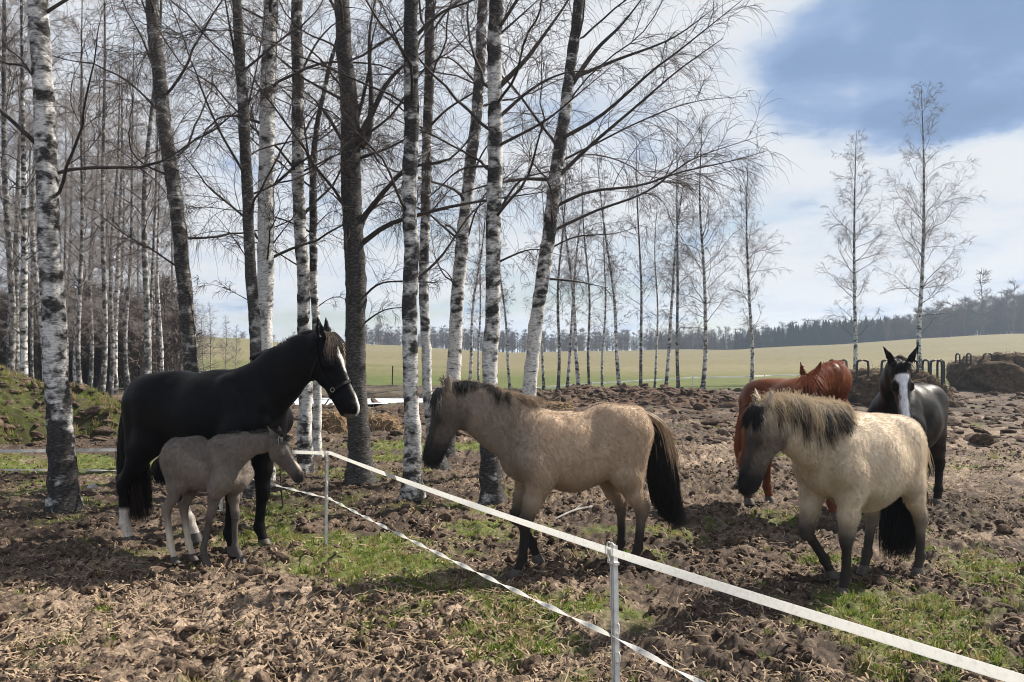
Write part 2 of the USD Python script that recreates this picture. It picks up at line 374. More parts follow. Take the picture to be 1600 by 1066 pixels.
    for (F, Q), hm in zip(hooves, hc):
        d = unit(Q - F); fwd = unit(V3(d[0], d[1], 0)) if np.hypot(d[0], d[1]) > .15 else V3(1, 0, 0)
        lift = Q[2] - .042
        tilt = S.get('lift', {}).get(tuple(np.round(Q, 3)), 0)
        a = np.linspace(0, 2 * np.pi, 20, endpoint=False); rings = []
        side = np.cross(V3(0, 0, 1), fwd)
        for z, r, sh_ in ((.012, .026, -.004), (.006, .0325, .0), (-.012, .0365, .005), (-.036, .0435, .014), (-.042, .043, .015), (-.042, .02, .012)):
            r *= 1 + (lt - 1) * .7
            p = Q + V3(0, 0, z) + fwd * sh_ + np.cos(a)[:, None] * fwd * r * 1.08 + np.sin(a)[:, None] * side * r * .95
            if z > 0: p[:, 2] -= np.where(np.cos(a) < 0, -np.cos(a) * .012, 0)
            rings.append(p)
        if lift > .02 and Q[2] > .09:       # a raised foot tips its toe down
            R = trimesh.transformations.rotation_matrix(S.get('toe', 1.0), side, Q)
            rings = [trimesh.transform_points(p, R) for p in rings]
        HV = np.vstack(rings) * H; n = 20; f = []
        for i in range(len(rings) - 1):
            for j in range(n): f += [(i * n + j, (i + 1) * n + j, (i + 1) * n + (j + 1) % n), (i * n + j, (i + 1) * n + (j + 1) % n, i * n + (j + 1) % n)]
        f += [(5 * n, 5 * n + j + 1, 5 * n + j) for j in range(1, n - 1)]
        part('hoof', (HV, np.array(f)), M[hm], root, smooth=40)
    # mane: hair rooted on the crest, hanging to one side
    if S.get('mane'):
        for mn in S['mane']:
            nn = mn['n']; Np = resample(np.array([list(N[0][:3] + [-.05, 0, .06]) + [N[0][3] * .85]] + [list(p) for p in N[1:]] + [list(hp(.10, -.10)) + [.075]]), 60)
            u = rng.uniform(mn.get('u0', .08), mn.get('u1', 1), nn); c = np.stack([np.interp(u, np.linspace(0, 1, 60), Np[:, k]) for k in range(4)], 1)
            tan = unit(np.stack([np.interp(np.clip(u + .02, 0, 1), np.linspace(0, 1, 60), Np[:, k]) - np.interp(np.clip(u - .02, 0, 1), np.linspace(0, 1, 60), Np[:, k]) for k in range(3)], 1))
            lat = unit(np.cross(V3(0, 0, 1), tan)); up = np.cross(tan, lat)
            sd = np.broadcast_to(np.sign(mn['side']), nn) if mn['side'] else rng.choice([-1, 1], nn)
            ln = mn['len'] * rng.uniform(.35, 1.15, nn) * (1 - .35 * np.abs(u - .5)); k = 8; paths = np.zeros((nn, k, 3))
            lift_ = mn.get('lift', .02); r = c[:, 3]
            ncl = 26; cid = np.clip(((u + rng.normal(0, .012, nn)) * ncl).astype(int), 0, ncl); lock = rng.uniform(.55, 1.15, ncl + 1); ln = ln * lock[cid]; shift = (rng.normal(0, .022, (ncl + 1, 3)) * [1.6, .7, .3])[cid] * (ln / mn['len'])[:, None]
            th0 = rng.normal(0, .12, nn) * 1.0
            for i in range(k):
                w = i / (k - 1); arc = ln * w / np.maximum(r, .03)
                th = np.minimum(arc * mn.get('fall', 1.0), 1.45); rest = np.maximum(ln * w - r * 1.45 / mn.get('fall', 1.0), 0)
                rr = (r + .004 + lift_ * np.sin(np.pi * min(w * 1.2, 1)) * rng.uniform(.3, 1.2, nn))
                p = c[:, :3] + up * (np.cos(th) * rr)[:, None] + lat * (sd * np.sin(th) * rr * (nf + .06) + th0 * .02 )[:, None] * 1.0
                p[:, 2] -= rest; p = p + shift * w ** 1.5 + V3(*mn.get('drift', (0, 0, 0))) * (w ** 1.5) * ln[:, None]
                paths[:, i] = p
            pts, w = strand_curves(rng, None, paths * H, mn.get('wid', .0024), mn.get('jit', .018))
            curves('mane', pts, w, M[mn['mat']], root, kind='stuff')
    if S.get('forelock'):
        fo = S['forelock']; nn = fo['n']; k = 6
        l0 = rng.normal(0, .05, nn); ln = fo['len'] * rng.uniform(.6, 1.1, nn); paths = np.zeros((nn, k, 3))
        for i in range(k):
            w = i / (k - 1)
            t = -.02 + (ln * w) * 1.0; nz = .05 + .025 * np.sin(np.pi * min(1, w * 1.1)) + .015 - t * .09
            paths[:, i] = poll + D * (t * hl)[:, None] + Nn * (nz * hl)[:, None] + L * ((l0 * (1 + 1.6 * w) + fo.get('side', 0) * w) * hl)[:, None]
        pts, w = strand_curves(rng, None, paths * H, .004, .012)
        curves('forelock', pts, w, M[fo['mat']], root, kind='stuff')
    for tl in S.get('tail', []):
        nn = tl['n']; P = np.array(tl['path'], float); k = 10; base = resample(P, k)
        fan = rng.normal(size=(nn, 3)) * [1, 1, .4]; fan = fan / np.maximum(1, np.linalg.norm(fan, axis=1, keepdims=True) / 1.6)
        wd = np.interp(np.linspace(0, 1, k), np.linspace(0, 1, len(tl['wid'])), tl['wid']); ln = rng.uniform(tl.get('short', .6), 1.03, nn)
        start = rng.uniform(0, tl.get('start', .45), nn)
        u = start[:, None] + (np.linspace(0, 1, k)[None]) * (ln - start)[:, None].clip(.05); uu = np.clip(u, 0, 1) * (k - 1)
        i0 = np.minimum(uu.astype(int), k - 2); f = (uu - i0)[..., None]
        paths = base[i0] * (1 - f) + base[i0 + 1] * f + fan[:, None] * (wd[i0] * (1 - f[..., 0]) + wd[np.minimum(i0 + 1, k - 1)] * f[..., 0])[..., None] * V3(*tl.get('shape', (1, 1, .3)))
        pts, w = strand_curves(rng, None, paths * H, tl.get('hair', .005), tl.get('jit', .015))
        if tl.get('core'):
            v, f_ = tube(base[:int(k * .9)] * H, wd[:int(k * .9)] * H * .8, 12); part('tail_core', (v, f_), M[tl['mat'] + '_solid'], root)
        curves('tail', pts, w, M[tl['mat']], root, kind='stuff')
    if S.get('fur'):                 # winter coat: short hairs lying backwards and down
        fu = S['fur']; area = np.array(trimesh.Trimesh(V, Fc, process=False).area_faces)
        keep = (q[Fc[:, 0], 2] > .30)
        pr = area * keep; idx = rng.choice(len(Fc), fu['n'], p=pr / pr.sum()); bb = rng.dirichlet((1, 1, 1), fu['n'])
        p0 = (V[Fc[idx]] * bb[..., None]).sum(1); n0 = unit(nrm[Fc[idx]].mean(1)); g = unit(np.array([-.6, 0, -.75]) + rng.normal(size=(fu['n'], 3)) * .35); g = unit(g - n0 * (g * n0).sum(1, keepdims=True))
        ln = fu['len'] * rng.uniform(.5, 1.3, fu['n']); c0 = col[Fc[idx, 0]]
        pts = np.stack([p0 - n0 * .002, p0 + (g * .75 + n0 * .45) * (ln * .5)[:, None], p0 + (g * 1.0 + n0 * .32) * ln[:, None]], 1)
        cc = curves('coat_hair', pts, np.broadcast_to(np.array([.0018, .0014, .0005]) * fu.get('wid', 1), (fu['n'], 3)), S.get('furmat', S['mat']), root, kind='stuff')
        gp = UsdGeom.PrimvarsAPI(cc).CreatePrimvar('coat', Sdf.ValueTypeNames.Color3fArray, 'vertex')
        gp.Set(Vt.Vec3fArray.FromNumpy(np.repeat(np.clip(c0 * rng.uniform(1.0, 1.22, (fu['n'], 1)), 0, .9), 3, 0).astype(np.float32)))
    S['hp'] = hp; S['Hh'] = H; S['frame'] = (D, Nn, L)
    return root

M = {}
def hair_mat(name, col, rough=.45, spec=.4, var=.3):
    M[name] = mat(name + '_look', {'g': ('geometry', {}), 'n': ('noise_texture', dict(scale=55.0, detail=2.0)), 'r': ('rgb_ramp', dict(ramp=[(.25, tuple(np.array(col) * (1 - var))), (.75, tuple(np.minimum(np.array(col) * (1 + var), .9)))])),
        'p': ('principled_bsdf', dict(roughness=rough, specular_ior_level=spec, sheen_weight=.0))}, [('g.position', 'n.vector'), ('n.fac', 'r.fac'), ('r.color', 'p.base_color')])
    M[name + '_solid'] = M[name]

def coat_mat(name, rough=.55, spec=.3, sheen=.15, bump=.25, scale=(60, 60, 26), tint=(.8, .7, .6), lo=.72, hi=1.25):
    M[name] = mat(name + '_look', {'a': ('attribute', dict(attribute='coat')), 'tc': ('texture_coordinate', {}), 'm': ('mapping', dict(scale=scale)), 'n': ('noise_texture', dict(scale=1.0, detail=4.0, roughness=.6)),
        'n2': ('noise_texture', dict(scale=9.0, detail=4.0)), 'r': ('map_range', dict(from_min=.25, from_max=.75, to_min=lo, to_max=hi)), 'r2': ('map_range', dict(from_min=.3, from_max=.7, to_min=.94, to_max=1.05)),
        'mu': ('math', dict(math_type='multiply')), 'sc': ('vector_math', dict(math_type='scale')), 'b': ('bump', dict(strength=bump, distance=.006)),
        'p': ('principled_bsdf', dict(roughness=rough, specular_ior_level=spec, sheen_weight=sheen, sheen_roughness=.5, sheen_tint=tint))},
        [('tc.object', 'm.vector'), ('m.vector', 'n.vector'), ('tc.object', 'n2.vector'), ('n.fac', 'r.value'), ('n2.fac', 'r2.value'), ('r.result', 'mu.value1'), ('r2.result', 'mu.value2'),
         ('a.vector', 'sc.vector1'), ('mu.value', 'sc.scale'), ('sc.vector', 'p.base_color'), ('n.fac', 'b.height'), ('b.normal', 'p.normal')])
coat_mat('coat_sleek', rough=.46, spec=.09, sheen=.0, bump=.10)
coat_mat('coat_wool', rough=.75, spec=.10, sheen=.10, bump=.14, scale=(45, 45, 12), lo=.88, hi=1.10)
M['coat_fur'] = mat('coat_fur_look', {'a': ('attribute', dict(attribute='coat')), 'p': ('principled_bsdf', dict(roughness=.6, specular_ior_level=.2))}, [('a.vector', 'p.base_color')])
hair_mat('hair_black', (.006, .0055, .0055), spec=.25); hair_mat('hair_brown', (.026, .014, .009), spec=.12); hair_mat('hair_blond', (.50, .40, .27), var=.25, spec=.25); hair_mat('hair_tan', (.27, .19, .12)); hair_mat('hair_red', (.30, .085, .03)); hair_mat('hair_dark', (.022, .018, .016))
M['eye'] = mat('eye_look', {'p': ('principled_bsdf', dict(base_color=(.006, .004, .003), roughness=.08))}, [])
for nm, c in (('hoof', (.055, .045, .038)), ('hoof_pale', (.30, .24, .18))):
    M[nm] = mat(nm + '_look', {'tc': ('texture_coordinate', {}), 'n': ('noise_texture', dict(scale=30.0, detail=4.0)), 'r': ('rgb_ramp', dict(ramp=[(.3, tuple(np.array(c) * .55)), (.7, tuple(np.array(c) * 1.3))])), 'p': ('principled_bsdf', dict(roughness=.6))},
        [('tc.object', 'n.vector'), ('n.fac', 'r.fac'), ('r.color', 'p.base_color')])
M['webbing'] = mat('halter_look', {'p': ('principled_bsdf', dict(base_color=(.006, .006, .009), roughness=.7, specular_ior_level=.2))}, [])
M['brass'] = mat('ring_look', {'p': ('principled_bsdf', dict(base_color=(.45, .42, .36), metallic=1.0, roughness=.35))}, [])

def legs(**kw):
    d = dict(fl=[(.30, .105, .55), (.31, .10, .305), (.30, .095, .115), (.325, .095, .045)], fr=[(.30, -.105, .55), (.31, -.10, .305), (.30, -.095, .115), (.325, -.095, .045)],
             hl=[(-.27, .115, .58), (-.44, .10, .335), (-.425, .095, .12), (-.40, .095, .045)], hr=[(-.27, -.115, .58), (-.44, -.10, .335), (-.425, -.095, .12), (-.40, -.095, .045)])
    d.update(kw); return d

def leg_w(A, keys, p0, p1, reach=.085):
    """weight of the lower part of the legs (0 top joint, 3 coronet) from p0 to p1"""
    w = 0
    for i in keys:
        d, par = A['leg'][i]; w = np.maximum(w, smoothstep(par, p0, p1) * (d < reach))
    return w

def coat_mare(A):
    c = np.tile(np.array([.0034, .0032, .0038]), (len(A['q']), 1)) * (.8 + .5 * A['rnd'])[:, None]
    c = mixc(c, (.008, .006, .005), smoothstep(A['rnd'], .5, .75) * .5)
    blaze = (A['hn'] > -.12) * smoothstep(np.interp(A['t'], [.18, .28, .42, .52, .72, .84, .95], [.02, .06, .036, .014, .016, .03, .035]) - np.abs(A['hl']) + (A['fine'] - .5) * .03, 0, .03) * smoothstep(A['t'], .17, .2) * A['inhead'] * (A['n'] @ np.array([.6, 0, .3]) > .15)
    c = mixc(c, (.62, .59, .56), blaze)
    mz = smoothstep(A['t'], .93, .97) * (A['hn'] < -.05) * A['inhead'] * (A['rnd'] > .5)
    c = mixc(c, (.30, .25, .23), mz * .35)
    sock = leg_w(A, (2, 3), 1.55, 1.68)
    return mixc(c, (.55, .50, .45), sock * (.75 + .3 * A['fine']))

def dun(base, face, legc, muzzle, neckc, stripe=True):
    def f(A):
        q = A['q']; c = np.tile(np.array(base), (len(q), 1))
        c = mixc(c, np.array(base) * [.62, .55, .5], smoothstep(A['rnd'], .50, .72) * .26)
        c = mixc(c, np.minimum(np.array(base) * 1.15, .8), smoothstep(A['fine'], .45, .8) * .3)
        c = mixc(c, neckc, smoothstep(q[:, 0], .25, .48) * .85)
        c = mixc(c, face, smoothstep(A['t'], -.05, .35) * A['inhead'])
        c = mixc(c, muzzle, smoothstep(A['t'], .50, .86) * A['inhead'])
        c = mixc(c, np.array(muzzle) * 1.2, smoothstep(A['t'], .25, .4) * smoothstep(A['hn'] + .10, 0, .06) * A['inhead'] * .6)
        c = mixc(c, np.array(legc) * 1.6, leg_w(A, (0, 1), .35, 1.0, .07) * .9); c = mixc(c, np.array(legc) * 2.2, leg_w(A, (2, 3), .5, 1.1, .07) * .7)
        c = mixc(c, legc, leg_w(A, (0, 1), .75, 1.25)); c = mixc(c, legc, leg_w(A, (2, 3), 1.0, 1.7) * .92)
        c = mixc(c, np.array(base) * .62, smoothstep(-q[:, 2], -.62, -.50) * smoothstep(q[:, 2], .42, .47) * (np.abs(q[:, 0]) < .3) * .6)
        if stripe: c = mixc(c, np.array(muzzle) * 2, smoothstep(.022 - np.abs(q[:, 1]), 0, .012) * (q[:, 0] < .28) * (q[:, 2] > .86) * .8)
        return c * (.92 + .16 * A['fine'])[:, None]
    return f

def coat_foal(A):
    q = A['q']; c = np.tile(np.array([.155, .132, .116]), (len(q), 1)); c = mixc(c, (.14, .113, .097), smoothstep(A['rnd'], .45, .7))
    c = mixc(c, (.075, .062, .055), smoothstep(A['q'][:, 2], .86, .98) * .4); c = mixc(c, (.070, .06, .056), smoothstep(A['t'], .0, .5) * A['inhead'] * .7); c = mixc(c, (.02, .018, .018), smoothstep(A['t'], .72, .95) * A['inhead'])
    c = mixc(c, (.50, .42, .34), smoothstep(.05 - np.abs(A['hl']), 0, .03) * (A['hn'] > -.14) * smoothstep(A['t'], .2, .3) * (1 - smoothstep(A['t'], .75, .9)) * A['inhead'] * .75)
    c = mixc(c, (.19, .158, .135), leg_w(A, (0, 1, 2, 3), .3, .9, .07) * .6)
    c = mixc(c, (.050, .045, .045), leg_w(A, (0, 1), .5, 1.2) * .85); c = mixc(c, (.55, .48, .40), leg_w(A, (2, 3), 1.0, 1.8) * .9)
    return c * (.8 + .4 * A['fine'])[:, None]

def coat_chestnut(A):
    c = np.tile(np.array([.14, .046, .019]), (len(A['q']), 1)); c = mixc(c, (.08, .02, .010), smoothstep(A['rnd'], .45, .7) * .7)
    c = mixc(c, (.035, .012, .008), A['inhead'] * .75); c = mixc(c, (.10, .03, .015), leg_w(A, (0, 1, 2, 3), .6, 1.4) * .7); return mixc(c, (.45, .38, .32), leg_w(A, (1,), 1.85, 2.1) * .8)  # head and ears darkened in the coat colour, as if shaded

def coat_blaze(A):
    c = np.tile(np.array([.009, .0075, .007]), (len(A['q']), 1)); c = mixc(c, (.036, .029, .025), smoothstep(A['rnd'], .42, .7) * (A['q'][:, 0] < .3))  # grey-brown patches on the body stand in for the sheen on its flank
    w = .105 - .045 * smoothstep(A['t'], .22, .36)
    return mixc(c, (.66, .66, .70), smoothstep(w + .02 * (A['rnd'] - .5) + .03 * (A['fine'] - .5) - np.abs(A['hl'] + .02), 0, .03) * (A['hn'] > -.15) * smoothstep(A['t'], .16, .2) * A['inhead'])
# ---------------------------------------------------------------- terrain
CREST = np.array([(-900, 528), (0, 530), (300, 529), (380, 532), (450, 538), (560, 541), (630, 544), (800, 550), (1000, 549), (1150, 547), (1270, 541), (1400, 533), (1600, 523), (2400, 505)], float)
def crest(x, y):
    u = 800 + FOC * x / np.maximum(y, 1.0)
    return EYE + (HOR - np.interp(u, CREST[:, 0], CREST[:, 1])) / FOC * 260
def gauss(x, y, cx, cy, rx, ry, a=0.0):
    c, s = math.cos(a), math.sin(a); u, v = (x - cx) * c + (y - cy) * s, -(x - cx) * s + (y - cy) * c
    return np.exp(-(u / rx)**2 - (v / ry)**2)
def P3(x, y, z=0): return np.stack(np.broadcast_arrays(x, y, z), -1)
def base_height(x, y):
    t = np.clip((y - 58) / (260 - 58), 0, 1); t = t * t * (3 - 2 * t)
    z = t * crest(x, y)
    z = np.where(y > 260, z - (np.minimum(y, 1200) - 260) * .018, z)
    z = z + (meshkit.fbm(P3(x * .03, y * .03), 3, 4) - .5) * np.clip((y - 60) / 100, 0, 1) * 1.6
    z = z - .25 * gauss(x, y, 0, 60, 200, 14) * (np.abs(y - 60) < 60)
    z = z - .30 * gauss(x, y, -6.7, 34, 6, 3.6)                     # hollow of the pond
    return z + .02 * (meshkit.fbm(P3(x * .35, y * .35), 2, 9) - .5) * 2
GRASS = [((590, 880), 1.5, .55, -.75, 1.0), ((520, 850), .9, .5, 0, .9), ((760, 925), 1.1, .5, -.6, .85), ((1500, 965), 1.7, .8, .2, .8), ((1420, 1000), .6, .3, 0, .8), ((1590, 890), 1.1, .8, 0, .7), ((900, 870), 1.0, .35, 0, .7), ((1090, 905), .5, .3, 0, .7), ((740, 830), .5, .5, 0, .5),
         ((660, 700), 1.6, 1.2, 0, .9), ((590, 715), 1.0, .9, 0, .7), ((60, 730), 3.2, 1.6, 0, .75), ((140, 790), .8, .35, 0, .8), ((440, 800), .8, .7, 0, .7), ((840, 1000), .9, .25, -.5, .5), ((1330, 880), .5, .3, 0, .5), ((700, 990), .8, .3, -.6, .5), ((380, 740), 2.0, 1.2, 0, .6), ((0, 670), 4.5, 2.2, 0, .8), ((1000, 830), .8, .5, 0, .45)]
def grass_mask(x, y):
    g = np.zeros(np.shape(x))
    for (ax, ay), rx, ry, a, w in GRASS:
        d = ground_d(ay); g = np.maximum(g, w * gauss(x, y, (ax - 800) / FOC * d, d, rx, ry, a))
    n = meshkit.fbm(P3(x * 1.3, y * 1.3), 4, 21); n2 = meshkit.fbm(P3(x * 5, y * 5), 3, 22)
    return np.clip((g + (n - .5) * 1.5 + (n2 - .5) * .8 - .18) * 1.6, 0, 1) * smoothstep(y, 60, 30)
def clod_height(x, y):
    """trampled mud: hoof pits and clods"""
    a = meshkit.fbm(P3(x * 2.1, y * 2.1), 3, 31) - .5
    b = 1 - 2 * np.abs(meshkit.fbm(P3(x * 5.0, y * 5.0), 3, 32) - .5)
    c = 1 - 2 * np.abs(meshkit.fbm(P3(x * 14, y * 14), 2, 33) - .5)
    d = meshkit.noise(P3(x * 32, y * 32), 34) - .5
    k = np.clip(1.15 - .4 * grass_mask(x, y), .2, 1.2)
    return k * (a * .13 + (b - .75) * .088 + (c - .72) * .062 + d * .026)
def rough_zone(x, y): return smoothstep(y, 52, 44) 
def ground_z(x, y):
    x, y = np.asarray(x, float), np.asarray(y, float)
    near = smoothstep(y, 30, 18)
    far_clod = (meshkit.fbm(P3(x * 1.1, y * 1.1), 3, 41) - .5) * .38 + (meshkit.fbm(P3(x * .4, y * .4), 2, 42) - .5) * .2
    return base_height(x, y) + rough_zone(x, y) * (near * clod_height(x, y) + (1 - near) * smoothstep(y, 17, 24) * far_clod)

def axis_steps(fine_lo, fine_hi, step, lo, hi, grow):
    a = list(np.arange(fine_lo, fine_hi, step)); s = step
    while a[-1] < hi: s *= grow; a.append(a[-1] + s)
    s = step; b = []
    x = fine_lo
    while x > lo: s *= grow; x -= s; b.append(x)
    return np.array(b[::-1] + a)
def lit_straw_zone(x, y): return np.maximum(gauss(x, y, -2.2, 5.2, 3.2, 1.25), .75 * gauss(x, y, 7.5, 16, 5, 6))  # denser straw, and sunlight on the left foreground put into paler ground colour
gx = axis_steps(-5.6, 5.6, .024, -1500, 1500, 1.045)
gy = [-40, -20, -8, -2, 0, 1.5, 2.5, 3.2]; y_ = 3.6
while y_ < 2600: gy.append(y_); y_ += max(.02, y_ * .0066) if y_ < 60 else y_ * .03
gy = np.array(gy)
X, Y = np.meshgrid(gx, gy); Z = ground_z(X, Y)
nx, ny = len(gx), len(gy)
i = (np.arange(ny - 1)[:, None] * nx + np.arange(nx - 1)[None]).ravel()
GF = np.vstack([np.stack([i, i + 1, i + nx + 1], 1), np.stack([i, i + nx + 1, i + nx], 1)])
zone = np.stack([grass_mask(X, Y), smoothstep(Y, 43, 50) , np.clip(meshkit.fbm(P3(X * .9, Y * .9), 4, 51) + .42 * lit_straw_zone(X, Y) - .13, 0, 1)], -1).reshape(-1, 3)
gn = {'a': ('attribute', dict(attribute='zone')), 's': ('separate_color', dict(color_type='rgb')), 'g': ('geometry', {}),
      'n1': ('noise_texture', dict(scale=34.0, detail=6.0, roughness=.65)), 'n2': ('noise_texture', dict(scale=7.0, detail=5.0, roughness=.6)), 'n3': ('noise_texture', dict(scale=120.0, detail=3.0)), 'n4': ('noise_texture', dict(scale=.05, detail=6.0, roughness=.6)),
      'mud': ('rgb_ramp', dict(ramp=[(.34, (.016, .012, .010)), (.48, (.042, .031, .025)), (.60, (.078, .057, .043)), (.71, (.185, .137, .100)), (.84, (.40, .31, .235))])),
      'mm': ('math', dict(math_type='multiply_add', value2=.5)), 'm2': ('math', dict(math_type='multiply_add', value2=.42)), 'm3': ('math', dict(math_type='multiply', value2=.30)), 'mz1': ('math', dict(math_type='add')), 'mz2': ('math', dict(math_type='multiply_add', value2=.34, value3=-.17)),
      'gr': ('rgb_ramp', dict(ramp=[(.3, (.04, .055, .014)), (.5, (.085, .105, .028)), (.7, (.19, .17, .075))])),
      'gf': ('map_range', dict(from_min=.15, from_max=.75, to_min=0, to_max=1, clamp=True)), 'mx': ('mix', {}),
      'sp': ('separate_xyz', {}), 'fy': ('map_range', dict(from_min=46.0, from_max=130.0, to_min=0, to_max=1, clamp=True)), 'fa': ('math', dict(math_type='add')), 'fx': ('map_range', dict(from_min=-90.0, from_max=20.0, to_min=-.42, to_max=0, clamp=True)), 'fb': ('math', dict(math_type='add')),'fs': ('math', dict(math_type='multiply_add', value2=1.1, value3=-.55)), 'fmap': ('mapping', dict(scale=(.25, 1.6, 1.0))),
      'fr': ('rgb_ramp', dict(ramp=[(.0, (.075, .098, .024)), (.22, (.095, .104, .030)), (.42, (.115, .112, .042)), (.7, (.158, .134, .068)), (1.0, (.135, .116, .056))])), 'fn': ('noise_texture', dict(scale=.9, detail=7.0, roughness=.7)), 'fm': ('map_range', dict(from_min=.3, from_max=.7, to_min=.7, to_max=1.25)), 'fsc': ('vector_math', dict(math_type='scale')),
      'mz': ('mix', {}), 'b': ('bump', dict(strength=.7, distance=.012)), 'p': ('principled_bsdf', dict(roughness=.92, specular_ior_level=.15))}
M['ground'] = mat('ground_look', gn, [('a.color', 's.color'), ('g.position', 'n1.vector'), ('g.position', 'n2.vector'), ('g.position', 'n3.vector'), ('g.position', 'fmap.vector'), ('fmap.vector', 'n4.vector'), ('g.position', 'fn.vector'), ('g.position', 'sp.vector'),
      ('n3.fac', 'm3.value1'), ('n2.fac', 'm2.value1'), ('m3.value', 'm2.value3'), ('n1.fac', 'mm.value1'), ('m2.value', 'mz1.value1'), ('s.b', 'mz2.value1'), ('mz2.value', 'mz1.value2'), ('mz1.value', 'mm.value3'), ('mm.value', 'mud.fac'),
      ('n1.fac', 'gr.fac'), ('s.r', 'gf.value'), ('gf.result', 'mx.fac'), ('mud.color', 'mx.color1'), ('gr.color', 'mx.color2'),
      ('sp.y', 'fy.value'), ('n4.fac', 'fs.value1'), ('fy.result', 'fa.value1'), ('fs.value', 'fa.value2'), ('sp.x', 'fx.value'), ('fa.value', 'fb.value1'), ('fx.result', 'fb.value2'), ('fb.value', 'fr.fac'), ('fn.fac', 'fm.value'), ('fr.color', 'fsc.vector1'), ('fm.result', 'fsc.scale'),
      ('s.g', 'mz.fac'), ('mx.color', 'mz.color1'), ('fsc.vector', 'mz.color2'), ('mz.color', 'p.base_color'), ('mm.value', 'b.height'), ('b.normal', 'p.normal')])
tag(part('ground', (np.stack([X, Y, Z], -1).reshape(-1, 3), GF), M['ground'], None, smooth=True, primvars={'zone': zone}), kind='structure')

# pond: strip of water in the hollow, sky glare put into its pale colour
M['water'] = mat('water_look', {'g': ('geometry', {}), 'n': ('noise_texture', dict(scale=3.0, detail=4.0)), 'b': ('bump', dict(strength=.5, distance=.05)), 'p': ('principled_bsdf', dict(base_color=(.62, .64, .66), roughness=.25, specular_ior_level=.6))}, [('g.position', 'n.vector'), ('n.fac', 'b.height'), ('b.normal', 'p.normal')])
th = np.linspace(0, 2 * np.pi, 60, endpoint=False); rr_ = 1 + .10 * np.sin(3 * th + 1) + .05 * np.sin(7 * th)
pv = np.vstack([[[-6.7, 34, -.09]], np.stack([-6.7 + 5.4 * rr_ * np.cos(th), 34 + 2.6 * rr_ * np.sin(th), np.full(60, -.09)], 1)])
tag(part('pond', (pv, np.array([(0, 1 + j, 1 + (j + 1) % 60) for j in range(60)])), M['water'], None, smooth=False), kind='structure')

# earth bank behind the pond, mossy mound at the left, heap of manure behind the ponies
def heap(name, label, cat, cx, cy, rx, ry, h, m, seed, rough=.3, freq=1.6, n=150, primvars=None, kind=None, power=1.0, a=0.0):
    u = np.linspace(-1.25, 1.25, n); U, W = np.meshgrid(u, u); r = np.hypot(U, W)
    x = cx + U * rx * math.cos(a) - W * ry * math.sin(a); y = cy + U * rx * math.sin(a) + W * ry * math.cos(a)
    nz = meshkit.fbm(P3(x * freq, y * freq), 5, seed); n2 = 1 - 2 * np.abs(meshkit.fbm(P3(x * freq * 2.2, y * freq * 2.2), 4, seed + 1) - .5)
    edge = r + (meshkit.fbm(P3(x * freq * .6, y * freq * .6), 3, seed + 2) - .5) * .5
    prof = np.clip(1 - edge, 0, 1) ** .5 if power == 1.0 else np.clip(1 - edge ** 2, 0, 1) ** power
    z = base_height(x, y) + h * prof * (1 + (nz - .5) * rough * 2 + (n2 - .7) * rough) - .06 - .5 * smoothstep(edge, 1.0, 1.2)
    i = (np.arange(n - 1)[:, None] * n + np.arange(n - 1)[None]).ravel()
    F = np.vstack([np.stack([i, i + 1, i + n + 1], 1), np.stack([i, i + n + 1, i + n], 1)])
    return part(name, (np.stack([x, y, z], -1).reshape(-1, 3), F), m, None, smooth=True)
def soil(name, stops, scale=6.0, bump=.8, s2=40.0):
    M[name] = mat(name + '_look', {'g': ('geometry', {}), 'n1': ('noise_texture', dict(scale=scale, detail=7.0, roughness=.65)), 'n2': ('noise_texture', dict(scale=s2, detail=4.0)), 'a': ('math', dict(math_type='multiply', value2=.35)), 'm': ('math', dict(math_type='multiply_add', value2=.65)),
        'r': ('rgb_ramp', dict(ramp=stops)), 'b': ('bump', dict(strength=bump, distance=.05)), 'p': ('principled_bsdf', dict(roughness=.95, specular_ior_level=.1))},
        [('g.position', 'n1.vector'), ('g.position', 'n2.vector'), ('n2.fac', 'a.value1'), ('n1.fac', 'm.value1'), ('a.value', 'm.value3'), ('m.value', 'r.fac'), ('m.value', 'b.height'), ('b.normal', 'p.normal'), ('r.color', 'p.base_color')])
soil('mossy', [(.32, (.022, .016, .012)), (.44, (.06, .046, .03)), (.52, (.045, .052, .018)), (.60, (.07, .078, .024)), (.69, (.13, .105, .055)), (.82, (.20, .155, .09))], 3.4)
soil('manure', [(.28, (.02, .013, .01)), (.46, (.07, .045, .032)), (.58, (.15, .098, .068)), (.72, (.27, .19, .135))], 3.5, 1.0)
soil('bank', [(.3, (.05, .042, .034)), (.5, (.10, .082, .062)), (.7, (.17, .14, .10))], 2.0)
soil('hay', [(.28, (.04, .028, .018)), (.46, (.13, .085, .05)), (.6, (.27, .185, .11)), (.75, (.40, .29, .18))], 9.0, 1.0, 70.0)
tag(heap('grassy_mound', None, None, -12.6, 18.6, 4.6, 3.0, 1.55, M['mossy'], 61, .42, 1.1, 190), kind='structure')
tag(heap('manure_heap', None, None, 4.0, 30.5, 5.6, 3.0, .62, M['manure'], 71, .55, 1.2, 170), kind='structure')
tag(heap('pond_bank', None, None, -7.2, 41.5, 8.0, 3.2, .45, M['bank'], 81, .3, .6, 90), kind='structure')
